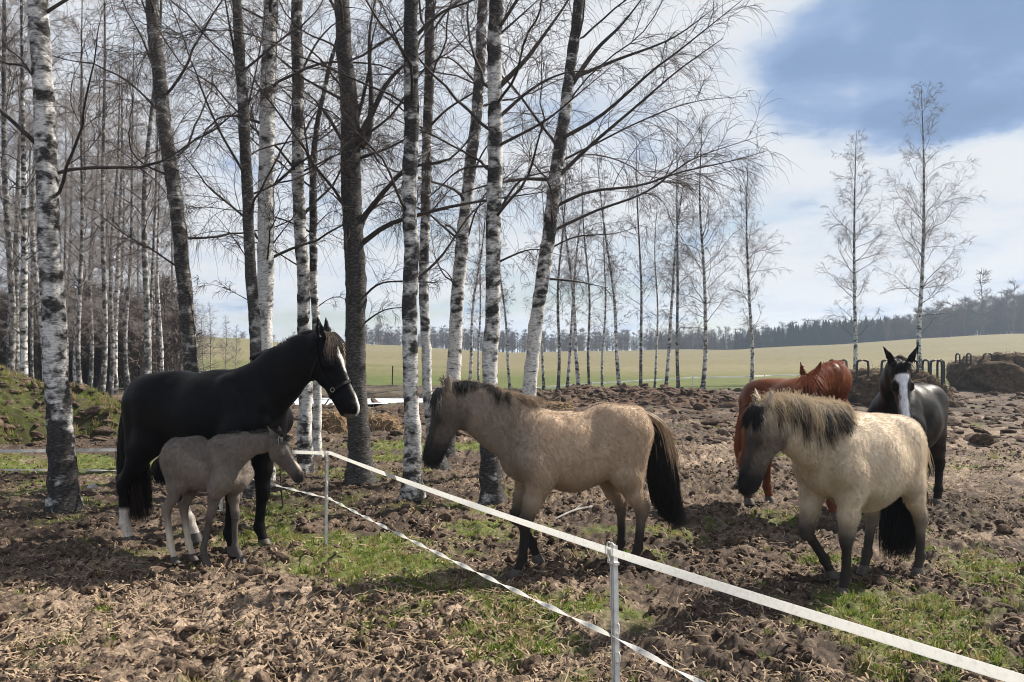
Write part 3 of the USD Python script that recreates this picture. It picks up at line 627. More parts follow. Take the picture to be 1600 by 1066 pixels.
# ---------------------------------------------------------------- birches
def bark(name, white, grey, cut=.50):
    M[name] = mat(name + '_look', {'a': ('attribute', dict(attribute='dark')), 'tc': ('texture_coordinate', {}), 'm1': ('mapping', dict(scale=(4.5, 4.5, 7.0))), 'm2': ('mapping', dict(scale=(7.0, 7.0, 30.0))), 'm3': ('mapping', dict(scale=(22., 22., 60.))),
        'n1': ('noise_texture', dict(scale=1.0, detail=5.0, roughness=.6, distortion=.3)), 'n2': ('noise_texture', dict(scale=1.0, detail=3.0, roughness=.55)), 'n3': ('noise_texture', dict(scale=1.0, detail=4.0)),
        's1': ('math', dict(math_type='multiply_add', value2=.62)), 's2': ('math', dict(math_type='add')),
        'f1': ('map_range', dict(from_min=cut, from_max=cut + .13, to_min=0, to_max=1, clamp=True)), 'f2': ('map_range', dict(from_min=.645, from_max=.70, to_min=0, to_max=1, clamp=True)), 'fm': ('math', dict(math_type='maximum')),
        'w': ('rgb_ramp', dict(ramp=[(.28, tuple(np.array(white) * .32)), (.42, tuple(np.array(white) * .72)), (.55, white), (.75, tuple(np.array(white) * 1.06))])), 'd': ('rgb_ramp', dict(ramp=[(.3, tuple(np.array(grey) * .35)), (.55, grey), (.75, tuple(np.array(grey) * 2.6))])),
        'x': ('mix', {}), 'b': ('bump', dict(strength=.8, distance=.012)), 'p': ('principled_bsdf', dict(roughness=.8, specular_ior_level=.2))},
        [('tc.object', 'm1.vector'), ('tc.object', 'm2.vector'), ('tc.object', 'm3.vector'), ('m1.vector', 'n1.vector'), ('m2.vector', 'n2.vector'), ('m3.vector', 'n3.vector'), ('a.fac', 's1.value1'), ('n1.fac', 's1.value3'), ('s1.value', 'f1.value'), ('n2.fac', 'f2.value'), ('f1.result', 'fm.value1'), ('f2.result', 'fm.value2'),
         ('n3.fac', 'w.fac'), ('n3.fac', 'd.fac'), ('fm.value', 'x.fac'), ('w.color', 'x.color1'), ('d.color', 'x.color2'), ('x.color', 'p.base_color'), ('n3.fac', 'b.height'), ('b.normal', 'p.normal')])
bark('birch_bark', (.60, .585, .57), (.040, .037, .036), .465); bark('grey_bark', (.40, .385, .37), (.060, .055, .052), .42)
def plain(name, c0, c1, scale=8.0, rough=.8, spec=.2):
    M[name] = mat(name + '_look', {'tc': ('texture_coordinate', {}), 'n': ('noise_texture', dict(scale=scale, detail=4.0)), 'r': ('rgb_ramp', dict(ramp=[(.3, c0), (.7, c1)])), 'p': ('principled_bsdf', dict(roughness=rough, specular_ior_level=spec))}, [('tc.object', 'n.vector'), ('n.fac', 'r.fac'), ('r.color', 'p.base_color')])
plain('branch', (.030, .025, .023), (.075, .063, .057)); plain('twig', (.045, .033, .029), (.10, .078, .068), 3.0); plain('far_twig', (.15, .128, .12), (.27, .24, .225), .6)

def grow(rng, start, d, ln, k, wob, grav, up=0.0):
    """Polylines (n, k, 3) leaving start in direction d; grav bends the tip down, up bends it up."""
    n = len(start); P = np.zeros((n, k, 3)); P[:, 0] = start; d = unit(d); st = (ln / (k - 1))[:, None]
    for i in range(1, k):
        d = unit(d + rng.normal(size=(n, 3)) * wob + np.array([0, 0, 1.]) * (up - grav * i / k))
        P[:, i] = P[:, i - 1] + d * st
    return P
def along(P, idx, u):
    k = P.shape[1]; t = u * (k - 1); i = np.minimum(t.astype(int), k - 2); f = (t - i)[:, None]
    a, b = P[idx, i], P[idx, i + 1]; return a * (1 - f) + b * f, unit(b - a)
def side_dir(rng, t, ang):
    r = rng.normal(size=t.shape); r = unit(r - t * (r * t).sum(1, keepdims=True)); return t * np.cos(ang)[:, None] + r * np.sin(ang)[:, None]

def birch(name, label, trunk, rad, dark, rng, limbs=22, twigs=7, sub=9, barkmat='birch_bark', group=None, zmin=2.2, given=(), sides=20, scale=1.0, origin=None, twig_w=.0045, fork=None, joined=False, spread=1.0, droop=.3):
    """trunk: (n, 3) world points; rad: radii; dark: how much of the bark is black, along the trunk."""
    o = np.array(trunk[0], float) if origin is None else np.array(origin, float); T = np.asarray(trunk, float) - o
    L = np.linalg.norm(np.diff(T, axis=0), axis=1).sum(); n = max(24, int(L / (.05 if not joined else .35)))
    c = resample(np.hstack([T, np.asarray(rad)[:, None], np.asarray(dark)[:, None]]), n)
    P, R, Dk = c[:, :3], c[:, 3].clip(.006), c[:, 4]
    zz = P[:, 2] - P[0, 2]; R = R * (1 + .55 * np.exp(-zz / .16))
    if not joined: P = P + np.stack([meshkit.fbm(np.stack([zz * .7, zz * 0 + 3.3, zz * 0], 1), 3, int(rng.integers(999))) - .5, meshkit.fbm(np.stack([zz * .7, zz * 0 + 9.3, zz * 0], 1), 3, int(rng.integers(999))) - .5, zz * 0], 1) * .10
    x = thing(name, label, 'birch', o, group=group)
    tv, tf = tube(P, R, sides, rough=.0 if joined else .35, seed=int(rng.integers(999)))
    if not joined:      # furrowed lower bark
        zt = tv[:, 2]; cen = np.repeat(P, sides, 0); out = tv[:len(cen)] - cen; w = smoothstep(zt[:len(cen)], 1.4, .1)[:, None]
        tv[:len(cen)] += out * w * (meshkit.fbm((tv[:len(cen)] + o) * [22, 22, 6.], 3, 5) - .5)[:, None] * .5
    dk = np.r_[np.repeat(Dk, sides), Dk[0], Dk[-1]]
    part('trunk', (tv, tf), M[barkmat], x, smooth=True, primvars={'dark': dk})
    # limbs
    G = [np.asarray(g[0], float) - o for g in given]; Gr = [g[1] for g in given]
    for g_ in G:
        q_ = P[np.argmin(np.abs(P[:, 2] - g_[0, 2]))]; q2 = P[np.argmin(np.abs(P[:, 2] - g_[0, 2] + .12))]; g_[0] = q2
    H = zz[-1]
    z0 = np.sort(rng.uniform(zmin / H, .96, limbs)) if joined else np.sort(zmin / H + (.96 - zmin / H) * rng.uniform(0, 1, limbs) ** 1.25); az = np.arange(limbs) * 2.4 + rng.uniform(0, 6.3) + rng.normal(size=limbs) * .5
    i0 = np.searchsorted(zz / H, z0).clip(1, n - 2); el = np.radians(rng.uniform(12, 40, limbs) + 28 * z0)
    d = np.stack([np.cos(az) * np.cos(el), np.sin(az) * np.cos(el), np.sin(el)], 1)
    ln = spread * (np.interp(z0, [0, .15, .45, .8, 1], [1.3, 2.2, 3.0, 2.0, .7]) * rng.uniform(.65, 1.2, limbs)) * H / 13
    Lm = grow(rng, P[i0], d, ln, 14, .15, droop * .25, .03)
    Lr = np.minimum(R[i0] * rng.uniform(.16, .30, limbs), .007 * ln + .004)
    lines = [Lm[j] for j in range(limbs)] + [resample(g, 14) for g in G]; radii = list(Lr) + Gr
    B = []
    for g, r in zip(lines, radii):
        tp = (1 - .86 * np.linspace(0, 1, 14)) ; v = tube(g, r * tp, 6 if not joined else 4)
        if joined: B.append(v)
        else: part('branch', v, M['branch'], x, smooth=True)
    if joined: part('branches', join(B), M['branch'], x, smooth=True, kind='stuff')
    # twigs of two orders, drooping at their ends
    A = np.array(lines); nl = len(A); al = np.array(list(ln) + [np.linalg.norm(np.diff(g, axis=0), axis=1).sum() for g in G])
    hz = A[:, 0, 2]; thin = np.where(joined, 1.0, np.interp(hz, [5.0, 7.5], [1.0, .10])); idx = np.repeat(np.arange(nl), np.maximum(3, (sub * (al / 2.5) ** .7 * thin).astype(int))); u = rng.uniform(.12, 1, len(idx)) ** .8
    s, t = along(A, idx, u); dd = side_dir(rng, t, rng.uniform(.5, 1.0, len(idx))); dd[:, 2] += .1
    l2 = al[idx] * (.42 - .26 * u) * rng.uniform(.5, 1.3, len(idx)); S2 = grow(rng, s, dd, l2, 7, .21, droop * .8)
    m = len(S2); id3 = np.repeat(np.arange(m), twigs); u3 = rng.uniform(.1, 1, len(id3)); s3, t3 = along(S2, id3, u3)
    l3 = np.clip(l2[id3] * rng.uniform(.3, .8, len(id3)), .12, .9 * H / 13); S3 = grow(rng, s3, side_dir(rng, t3, rng.uniform(.3, .9, len(id3))), l3, 5, .22, droop * 1.6)
    fine = np.where(joined, 1.0, np.interp(A[idx, 0, 2], [5.5, 7.5], [1.0, .45])); w2 = fine[:, None] * np.clip(l2 * .010, twig_w, .03)[:, None] * (1 - .6 * np.linspace(0, 1, 7)[None]); w3 = fine[id3][:, None] * twig_w * (1 - .55 * np.linspace(0, 1, 5))[None]
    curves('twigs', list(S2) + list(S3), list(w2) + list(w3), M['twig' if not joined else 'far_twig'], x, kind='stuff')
    return x

def traced(pts, d, base_y, top=13.0, lean=None):
    """Trunk seen at photo pixels (x, y, width in px), top to base given from the base upward."""
    out, rad = [], []
    for (x, y, w) in pts: out.append(px(x, y, d)); rad.append(w * .86 / 2 / FOC * d)
    out, rad = np.array(out), np.array(rad); out[0, 2] = float(ground_z(out[0, 0], d)) - .05
    sl = unit(out[-1] - out[-2]); sl = unit(sl * [.6, .6, 1]); z = out[-1, 2]
    for f in (.4, .75, 1.0):
        out = np.vstack([out, out[-1] + sl * (top - z) * .36]); rad = np.r_[rad, rad[-1] * (1 - f * .55 if f < 1 else .15)]
    return out, rad

rngT = np.random.default_rng(77)
def limb(d, r, *pts, dd=0.0):
    n = len(pts); return (np.array([px(a, b, d + dd * i / max(1, n - 1)) for i, (a, b) in enumerate(pts)]), r)
NEAR = [  # depth, trace from base up (x, y, width), dark values along the trace, bark, limbs traced in the photograph, label
 (8.97, [(103, 800, 50), (95, 700, 46), (88, 600, 42), (80, 480, 40), (73, 330, 38), (66, 180, 36), (60, 0, 33)], [.24, .24, .10, .0, .04, .07, .06], 'birch_bark', [limb(8.9, .014, (65, 125), (30, 90), (-20, 60)), limb(8.9, .016, (72, 130), (40, 105), (0, 95), (-60, 40))], 'thick white birch with black patched bark at the left, two fence lines behind it'),
 (12.8, [(303, 731, 30), (300, 575, 27), (285, 400, 26), (270, 290, 25), (257, 190, 25), (244, 60, 24), (238, 0, 23)], [.20, .14, .10, .10, .12, .2, .25], 'grey_bark', [limb(12.8, .03, (244, 60), (232, 30), (212, -25)), limb(12.8, .02, (250, 130), (222, 60), (195, 10), (180, -40))], 'grey leaning birch rising behind the black mare\'s rump'),
 (9.7, [(390, 782, 24), (397, 640, 20), (398, 540, 20), (391, 400, 20), (388, 300, 20), (379, 130, 19), (371, 0, 17)], [.2, .15, .12, .16, .2, .22, .25], 'grey_bark', [limb(9.7, .022, (380, 140), (366, 80), (352, 0), (345, -60)), limb(9.7, .012, (385, 180), (400, 110), (412, 40), (418, -40)), limb(9.7, .008, (392, 395), (360, 365), (335, 335), (318, 325)), limb(9.7, .006, (395, 455), (350, 450), (310, 440))], 'thin dark birch just left of the smooth white birch behind the mare'),
 (11.0, [(410, 755, 36), (412, 550, 31), (413, 420, 29), (415, 300, 28), (418, 200, 27), (424, 0, 25)], [.10, -.10, -.12, -.12, -.08, .04], 'birch_bark', [limb(11., .012, (424, 380), (450, 350), (480, 310)), limb(11., .014, (424, 300), (450, 250), (465, 230))], 'smooth white birch behind the black mare\'s neck, whitest trunk of the row'),
 (11.9, [(479, 741, 28), (478, 640, 25), (474, 500, 23), (468, 300, 22), (465, 150, 21), (462, 0, 20)], [.22, -.06, .02, .02, .08, .14], 'birch_bark', [limb(11.9, .016, (470, 215), (500, 170), (530, 205), (560, 225), dd=.4), limb(11.9, .02, (468, 110), (500, 60), (540, 30), (600, 40), dd=.6), limb(11.9, .014, (462, 150), (430, 130), (400, 120))], 'white birch below the black mare\'s chin, left one of a close pair'),
 (13.6, [(495, 716, 15), (494, 560, 15), (490, 420, 14), (487, 330, 14), (488, 270, 12), (500, 180, 9), (520, 90, 7), (540, 0, 5)], [-.05, -.04, .08, .2, .25, .25, .25, .25], 'birch_bark', [limb(13.6, .025, (487, 285), (478, 215), (470, 170), (440, 95)), limb(13.6, .012, (488, 345), (520, 330), (545, 345)), limb(13.6, .010, (492, 470), (520, 465), (545, 468))], 'slender birch right of the trunk below the mare\'s chin, dark and forked above'),
 (11.0, [(562, 757, 44), (559, 640, 38), (555, 480, 37), (552, 400, 37), (549, 300, 36), (546, 200, 34), (540, 110, 29), (534, 0, 27)], [.45, .40, .38, .38, .38, .38, .38, .4], 'grey_bark',
   [limb(11., .055, (556, 225), (580, 180), (605, 130), (640, 95), (680, 70)), limb(11., .045, (562, 345), (600, 300), (640, 262), (700, 250), (745, 205), dd=-.3), limb(11., .04, (565, 375), (600, 355), (640, 340), (720, 320), (850, 300)), limb(11., .03, (562, 215), (575, 120), (582, 60), (600, 0)), limb(11., .026, (562, 240), (605, 232), (650, 210), (690, 200)),
    limb(11., .02, (566, 465), (590, 445), (630, 440), (690, 442)), limb(11., .016, (568, 500), (600, 485), (650, 480)), limb(11., .03, (538, 225), (510, 180), (485, 150), (460, 135)), limb(11., .018, (545, 320), (515, 300), (490, 300)), limb(11., .05, (548, 205), (572, 225), (580, 160), (577, 60), (590, -20))], 'stoutest trunk, dark grey and furrowed, behind the black mare\'s nose'),
 (9.45, [(646, 787, 36), (645, 690, 30), (645, 600, 28), (644, 450, 27), (644, 300, 27), (645, 150, 27), (645, 0, 25)], [.20, -.02, .02, .12, .04, .24, .26], 'birch_bark', [limb(9.45, .02, (648, 100), (615, 50), (590, -10)), limb(9.45, .024, (655, 45), (690, 20), (740, 0), (790, -30)), limb(9.45, .018, (652, 430), (690, 400), (740, 330), (800, 290), dd=.5)], 'straight birch with scaly black and white bark, nearest left of the dun pony\'s nose'),
 (12.2, [(682, 738, 38), (668, 640, 20), (664, 520, 18), (664, 300, 18), (668, 150, 18), (672, 0, 17)], [.3, -.05, .0, .1, .12, .2], 'birch_bark', [limb(12.2, .022, (666, 190), (700, 170), (760, 130), (810, 70)), limb(12.2, .016, (668, 330), (700, 300), (730, 270))], 'birch half hidden behind the scaly straight birch'),
 (13.6, [(696, 722, 30), (707, 590, 26), (713, 480, 24), (722, 380, 23), (732, 290, 22), (745, 160, 20), (754, 0, 17)], [.28, -.06, -.04, .02, .08, .16, .2], 'birch_bark', [limb(13.6, .02, (735, 280), (760, 230), (800, 200), (850, 185)), limb(13.6, .014, (716, 440), (690, 420), (650, 430)), limb(13.6, .02, (748, 120), (700, 90), (660, 110), (620, 150))], 'birch leaning right with its foot behind the dun pony\'s muzzle'),
 (9.4, [(772, 789, 40), (768, 700, 34), (766, 600, 29), (768, 500, 28), (771, 300, 27), (774, 130, 26), (775, 0, 26)], [.26, .22, -.02, .04, .06, .06, .14], 'birch_bark',
   [limb(9.4, .035, (785, 125), (820, 95), (850, 55), (888, 0), (905, -40)), limb(9.4, .024, (785, 170), (830, 140), (880, 115), (940, 110)), limb(9.4, .02, (784, 215), (850, 190), (900, 150), (960, 100), dd=-.6), limb(9.4, .02, (784, 330), (810, 285), (850, 270), (900, 262)), limb(9.4, .016, (760, 240), (720, 265), (680, 300), (640, 330), dd=.5), limb(9.4, .016, (786, 45), (830, 10), (860, -20)), limb(9.4, .014, (784, 400), (830, 390), (880, 400))], 'straight black and white birch standing behind the dun pony\'s neck'),
 (11.9, [(820, 741, 32), (827, 600, 26), (836, 520, 25), (846, 450, 25), (858, 360, 25), (870, 270, 24), (884, 180, 22), (895, 90, 20), (905, 0, 19)], [.2, -.16, -.10, -.02, .12, .16, .06, .2, .22], 'birch_bark',
   [limb(11.9, .045, (888, 130), (930, 80), (970, 40), (1010, -10)), limb(11.9, .03, (880, 205), (940, 180), (1020, 110), (1060, 80), (1160, 0), dd=-.8), limb(11.9, .035, (868, 270), (920, 230), (990, 170), (1060, 110), (1130, 60), dd=-.5), limb(11.9, .026, (862, 310), (920, 300), (1000, 290), (1060, 270), (1150, 250), (1200, 235)), limb(11.9, .024, (855, 350), (930, 330), (1010, 300), (1080, 250), (1180, 215)), limb(11.9, .018, (872, 240), (930, 225), (1000, 190), (1080, 160), (1170, 150)),
    limb(11.9, .03, (862, 268), (820, 280), (760, 290), (700, 310)), limb(11.9, .02, (850, 420), (900, 440), (950, 450)), limb(11.9, .03, (890, 110), (960, 95), (1050, 60), (1120, 10)), limb(11.9, .014, (856, 380), (900, 370), (960, 365), (1010, 350))], 'white birch leaning right, its bright foot just above the dun pony\'s back'),
]
for k, (d, tr, dark, bm, given, lab) in enumerate(NEAR):
    T, R = traced(tr, d, 0, top=12.0 + rngT.uniform(-1, 2)); dk = np.r_[dark, [dark[-1]] * (len(T) - len(dark))]
    birch('birch_tree', lab, T, R, dk, rngT, limbs=15, sub=19, twigs=8, barkmat=bm, given=given, zmin=2.8)

# farther birches: a few grown in full, the others set out as turned and scaled copies of them
def wild(h, r, lean, seed, **kw):
    g = np.random.default_rng(seed); z = np.array([0, .15, .4, .7, 1.0]) * h; a = g.uniform(0, 6.3)
    T = np.stack([lean * (z / h) ** 1.3 * h * 1.0 + .10 * g.normal(size=5), .10 * g.normal(size=5), z], 1); T[0, :2] = 0
    return T, np.array([r, r * .85, r * .66, r * .38, .008]), np.array([.2, .0, .05, .15, .22]), g
SRC = {}
def far_birch(kind, x, y, h, lab, rot=0.0, name='birch_tree', group=None):
    z = float(ground_z(x, y)) - .08; spec = KINDS[kind]
    if kind not in SRC:
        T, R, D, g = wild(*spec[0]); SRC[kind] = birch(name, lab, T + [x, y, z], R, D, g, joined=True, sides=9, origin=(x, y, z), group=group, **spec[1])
        s = h / spec[0][0]; UsdGeom.Xformable(SRC[kind]).AddRotateZOp().Set(math.degrees(rot)); UsdGeom.Xformable(SRC[kind]).AddScaleOp().Set(Gf.Vec3f(s, s, s))
    else: copy_of(SRC[kind], name, lab, (x, y, z), rot, h / spec[0][0], group, 'birch')
KINDS = {'a': ((14, .095, .03, 1), dict(limbs=56, sub=13, twigs=6, barkmat='grey_bark', zmin=3.2, twig_w=.007, spread=.62, droop=.34)), 'b': ((15, .10, -.03, 2), dict(limbs=54, sub=14, twigs=6, zmin=3.0, twig_w=.007, spread=.55, droop=.25)),
         'c': ((13, .11, .10, 3), dict(limbs=50, sub=16, twigs=7, zmin=3.4, twig_w=.009, spread=.5, droop=.3)), 'd': ((16, .14, .0, 4), dict(limbs=60, sub=16, twigs=7, zmin=1.8, twig_w=.008, spread=.8, droop=.12)), 'e': ((15, .13, .015, 5), dict(limbs=60, sub=15, twigs=7, zmin=2.6, twig_w=.008, spread=.75, droop=.15)),
         'g': ((15, .09, .02, 6), dict(limbs=70, sub=13, twigs=6, barkmat='grey_bark', zmin=1.5, twig_w=.007, spread=.6, droop=.22))}
rngF = np.random.default_rng(5); ORD = 'first second third fourth fifth sixth seventh eighth ninth tenth eleventh twelfth'.split()
ROW = [(733, 612, 'c', 11, -.5), (748, 606, 'b', 11, 2), (797, 608, 'c', 10, 3.0), (850, 606, 'b', 13, 1), (872, 612, 'a', 13, 0), (886, 606, 'c', 12, 0.2), (905, 612, 'c', 13, 2.9), (921, 606, 'a', 13.5, 3), (941, 604, 'b', 12.5, 2.2), (968, 610, 'c', 13, 2.7), (1001, 608, 'a', 14, 4), (1023, 603, 'b', 12, 4), (1040, 608, 'c', 13, .1), (1060, 607, 'a', 15, 1.5), (1098, 606, 'd', 15.5, 0), (1174, 603, 'e', 14.5, 2)]
PHR = ['leaning hard', 'straight', 'thin', 'slim', 'forked looking', 'pale']
WHERE = ['above the left dun pony\'s withers, leftmost of the far row', 'far birch second from the left in the row', 'small far birch leaning left beside the leaning white birch', 'thin far birch right of the big leaning birch', 'far birch of a crossing pair, left one', 'far birch of a crossing pair, leaning right', 'far birch leaning left behind the pony\'s back', 'straight far birch over the middle of the pony\'s back', 'thin far birch right over the pony\'s back', 'far birch tilted left above the pony\'s croup', 'tall straight far birch above the pony\'s tail head', 'slimmest far birch between the tail and the forked pair', 'far birch leaning right, left of a pair', 'far birch with dark trunk, right of a pair', 'tall dark trunked far birch with wide crown left of the chestnut', 'far birch with pale foot behind the chestnut horse']
for (u, v, k, h, r), w in zip(ROW, WHERE):
    d = ground_d(v); far_birch(k, (u - 800) / FOC * d, d, h, w, r)
far_birch('e', (1335 - 800) / FOC * 62, 62, 19.0, 'lone birch with wide bare crown, left of two above the feeders', .6); far_birch('d', (1440 - 800) / FOC * 66, 66, 23.5, 'tallest lone birch on the right, above the blazed horse', 2.0)
# the grove at the left
GRV = [(6, 22), (28, 27), (52, 34), (72, 24), (120, 30), (108, 40), (140, 36), (158, 29), (163, 45), (180, 38), (205, 33), (226, 26), (238, 42), (252, 37), (-30, 30), (18, 40), (88, 46), (130, 24), (192, 48), (40, 22), (215, 50), (270, 46), (-10, 46), (148, 52), (64, 52), (100, 34), (172, 33), (236, 34)]
for j, (u, d) in enumerate(GRV):
    front = sorted(a for a, b in GRV if b <= 30); w = 'slender bare birch deep in the dense grove behind the mossy mound' if d > 30 else 'front row birch of the left grove, ' + ORD[front.index(u)] + ' from the left'
    far_birch('gagbe'[j % 5], (u - 800) / FOC * d, d, rngF.uniform(12, 18), w, rngF.uniform(0, 6.3), group='birches of the grove at the left' if d > 30 else None)
# ---------------------------------------------------------------- the six horses
def spot(x, y, d=None):
    d = d or ground_d(y); return np.array([(x - 800) / FOC * d, d, 0.0])

mare = dict(H=1.60, seed=1, length=.97, mat=M['coat_sleek'], coat=coat_mare, shag=.0015, fat=1.0, croup=-.005, leg_thick=.86, arm=.92,
    neck=[(.33, 0, .80, .175), (.48, 0, .93, .14), (.62, 0, 1.03, .11), (.73, 0, 1.085, .085)], poll=(.77, 0, 1.145), head=(.50, 0, -.865), headlen=.43, neck_flat=.5, ear=(-.23, .06, .0),
    **legs(fl=[(.30, .105, .55), (.305, .10, .30), (.29, .095, .115), (.315, .095, .045)], fr=[(.28, -.105, .55), (.265, -.10, .305), (.245, -.095, .115), (.265, -.095, .045)],
           hr=[(-.27, -.115, .58), (-.46, -.10, .335), (-.455, -.095, .12), (-.43, -.095, .045)], hl=[(-.22, .115, .57), (-.29, .10, .335), (-.18, .095, .125), (-.145, .095, .045)]),
    mane=[dict(n=1500, side=1, len=.13, mat='hair_black', u0=.12, jit=.02)], forelock=dict(n=260, len=.36, mat='hair_brown', side=-.05),
    tail=[dict(n=3600, path=[(-.45, 0, .88), (-.495, 0, .77), (-.50, 0, .5), (-.47, 0, .25), (-.42, -.03, .13)], wid=[.025, .035, .048, .052, .035], mat='hair_black', hair=.0035, core=True, jit=.01),
          dict(n=200, path=[(-.46, 0, .6), (-.45, -.03, .35), (-.40, -.04, .13)], wid=[.03, .045, .045], mat='hair_brown')])
p = spot(319, 856); mare_yaw = math.radians(-20)
mare_root = make_horse('tall black mare in a dark halter standing behind the grey foal', 'horse', mare, p, mare_yaw)

# halter: straps round nose and cheek, a throat strap, rings
def head_loop(S, pts, wid, m, root, name, closed=False):
    H = S['Hh']; P = np.array([S['hp'](*a) * H for a in pts]); c = resample(np.vstack([P, P[:1]]) if closed else P, 40)
    D, Nn, L = S['frame']; cen = P.mean(0); out = unit(c - cen); tn = unit(np.gradient(c, axis=0)); sd = unit(np.cross(tn, out))
    V, F = [], []
    for i in range(len(c)):
        for a, b in ((-1, 0), (1, 0), (1, 1), (-1, 1)): V.append(c[i] + sd[i] * a * wid / 2 + out[i] * b * .004)
    for i in range(len(c) - 1):
        for j in range(4): a, b = i * 4 + j, i * 4 + (j + 1) % 4; F += [(a, b, b + 4), (a, b + 4, a + 4)]
    return part(name, (np.array(V), np.array(F)), m, root, smooth=50)
halter = thing('halter', 'dark webbing halter with brass rings on the black mare\'s head', 'halter', p, mare_yaw)
head_loop(mare, [(.62, .022, 0), (.63, -.05, -.10), (.64, -.20, -.105), (.66, -.325, 0), (.64, -.20, .105), (.63, -.05, .10)], .024, M['webbing'], halter, 'noseband', True)
for s in (-1, 1):
    strap = head_loop(mare, [(.63, -.16, s * .112), (.40, -.19, s * .125), (.18, -.14, s * .135), (.03, -.06, s * .13), (-.05, .03, s * .06)], .022, M['webbing'], halter, 'cheek_strap')
    r = trimesh.creation.torus(.017, .0035, 20, 8); T = np.eye(4); T[:3, :3] = np.stack([mare['frame'][0], mare['frame'][1], mare['frame'][2]], 1); T[:3, 3] = mare['hp'](.63, -.18, s * .118) * mare['Hh']; r.apply_transform(T)
    part('ring', r, M['brass'], strap)
head_loop(mare, [(.20, -.15, -.135), (.33, -.40, -.07), (.35, -.45, 0), (.33, -.40, .07), (.20, -.15, .135)], .02, M['webbing'], halter, 'throat_strap')
v, f = tube(resample([mare['hp'](.66, -.34, 0) * mare['Hh'] + [0, 0, -.005], mare['hp'](.66, -.40, 0) * mare['Hh'] + [0, 0, -.03], mare['hp'](.64, -.42, 0) * mare['Hh'] + [-.01, 0, -.05]], 8), .006, 8); part('lead_ring', (v, f), M['brass'], halter)

foal = dict(H=1.02, seed=2, length=.64, res=.0085, mat=M['coat_wool'], coat=coat_foal, shag=.003, fat=.61, girth=.68, croup=.035, leg_thick=.74, arm=.70,
    neck=[(.20, 0, .87, .11), (.35, 0, .93, .085), (.50, 0, .965, .068), (.60, 0, .985, .056)], poll=(.655, -.02, 1.01), head=(.66, -.12, -.75), headlen=.38, neck_flat=.62, ear=(-.26, .05, .08), lat=(.25, 1, 0),
    **legs(fr=[(.15, -.08, .62), (.09, -.07, .375), (.03, -.065, .13), (.045, -.065, .045)], fl=[(.19, .08, .62), (.22, .07, .375), (.225, .065, .13), (.265, .065, .045)],
           hr=[(-.17, -.085, .64), (-.30, -.07, .41), (-.265, -.06, .13), (-.24, -.06, .045)], hl=[(-.15, .085, .64), (-.245, .07, .41), (-.19, .06, .13), (-.16, .06, .045)]),
    mane=[dict(n=900, side=0, len=.05, mat='hair_dark', u0=.12, lift=.02, fall=.5, jit=.012)], forelock=dict(n=120, len=.22, mat='hair_dark'),
    tail=[dict(n=500, path=[(-.30, 0, .86), (-.37, 0, .80), (-.40, .02, .68), (-.39, .03, .60)], wid=[.03, .045, .055, .035], mat='hair_black', core=True)],
    fur=dict(n=9000, len=.016), furmat=M['coat_fur'])
make_horse('small mouse grey foal with pale hind legs beside the black mare', 'foal', foal, spot(321, 880), math.radians(-14), 'foal')

base1, base2 = (.40, .30, .215), (.58, .49, .38)
pony1 = dict(H=1.28, seed=3, length=.93, mat=M['coat_wool'], coat=dun(base1, (.10, .082, .07), (.016, .014, .013), (.012, .011, .012), (.17, .14, .118)), shag=.003, fat=.985, girth=1.0, croup=.045, leg_thick=.86, arm=.92,  # neck tone greyed to carry the shade on its side
    neck=[(.33, 0, .80, .19), (.49, 0, .90, .165), (.65, 0, .99, .135), (.78, 0, 1.04, .10)], poll=(.85, 0, 1.10), head=(.34, 0, -.94), headlen=.43, neck_flat=.52, ear=(-.24, .05, .08),
    **legs(fl=[(.30, .11, .55), (.385, .10, .315), (.405, .10, .115), (.435, .10, .045)], fr=[(.29, -.11, .55), (.375, -.10, .32), (.275, -.10, .15), (.245, -.10, .075)],
           hl=[(-.25, .12, .58), (-.375, .10, .345), (-.345, .10, .12), (-.32, .10, .045)], hr=[(-.22, -.12, .58), (-.33, -.10, .345), (-.33, -.10, .12), (-.305, -.10, .045)]),
    mane=[dict(n=3500, side=0, len=.11, mat='hair_tan', u0=.05, u1=.62, lift=.018, jit=.018, drift=(-.4, 0, 0)), dict(n=3200, side=1, len=.14, mat='hair_black', u0=.52, jit=.016, lift=.012, drift=(-.3, 0, 0)), dict(n=1200, side=-1, len=.10, mat='hair_tan', u0=.45, jit=.02, drift=(-.3, 0, 0))], forelock=dict(n=200, len=.35, mat='hair_dark'),
    tail=[dict(n=2200, path=[(-.43, 0, .93), (-.52, 0, .84), (-.56, 0, .62), (-.60, 0, .38), (-.69, 0, .22)], wid=[.025, .042, .056, .052, .038], mat='hair_black', core=True, start=.5), dict(n=900, path=[(-.43, 0, .95), (-.53, 0, .86), (-.575, .0, .66), (-.60, 0, .5)], wid=[.03, .042, .052, .04], mat='hair_tan', start=.2)],
    fur=dict(n=26000, len=.026, wid=1.2), furmat=M['coat_fur'])
make_horse('dun pony with bristly dark mane facing left behind the white tape', 'horse', pony1, spot(905, 888), math.radians(180 + 18))

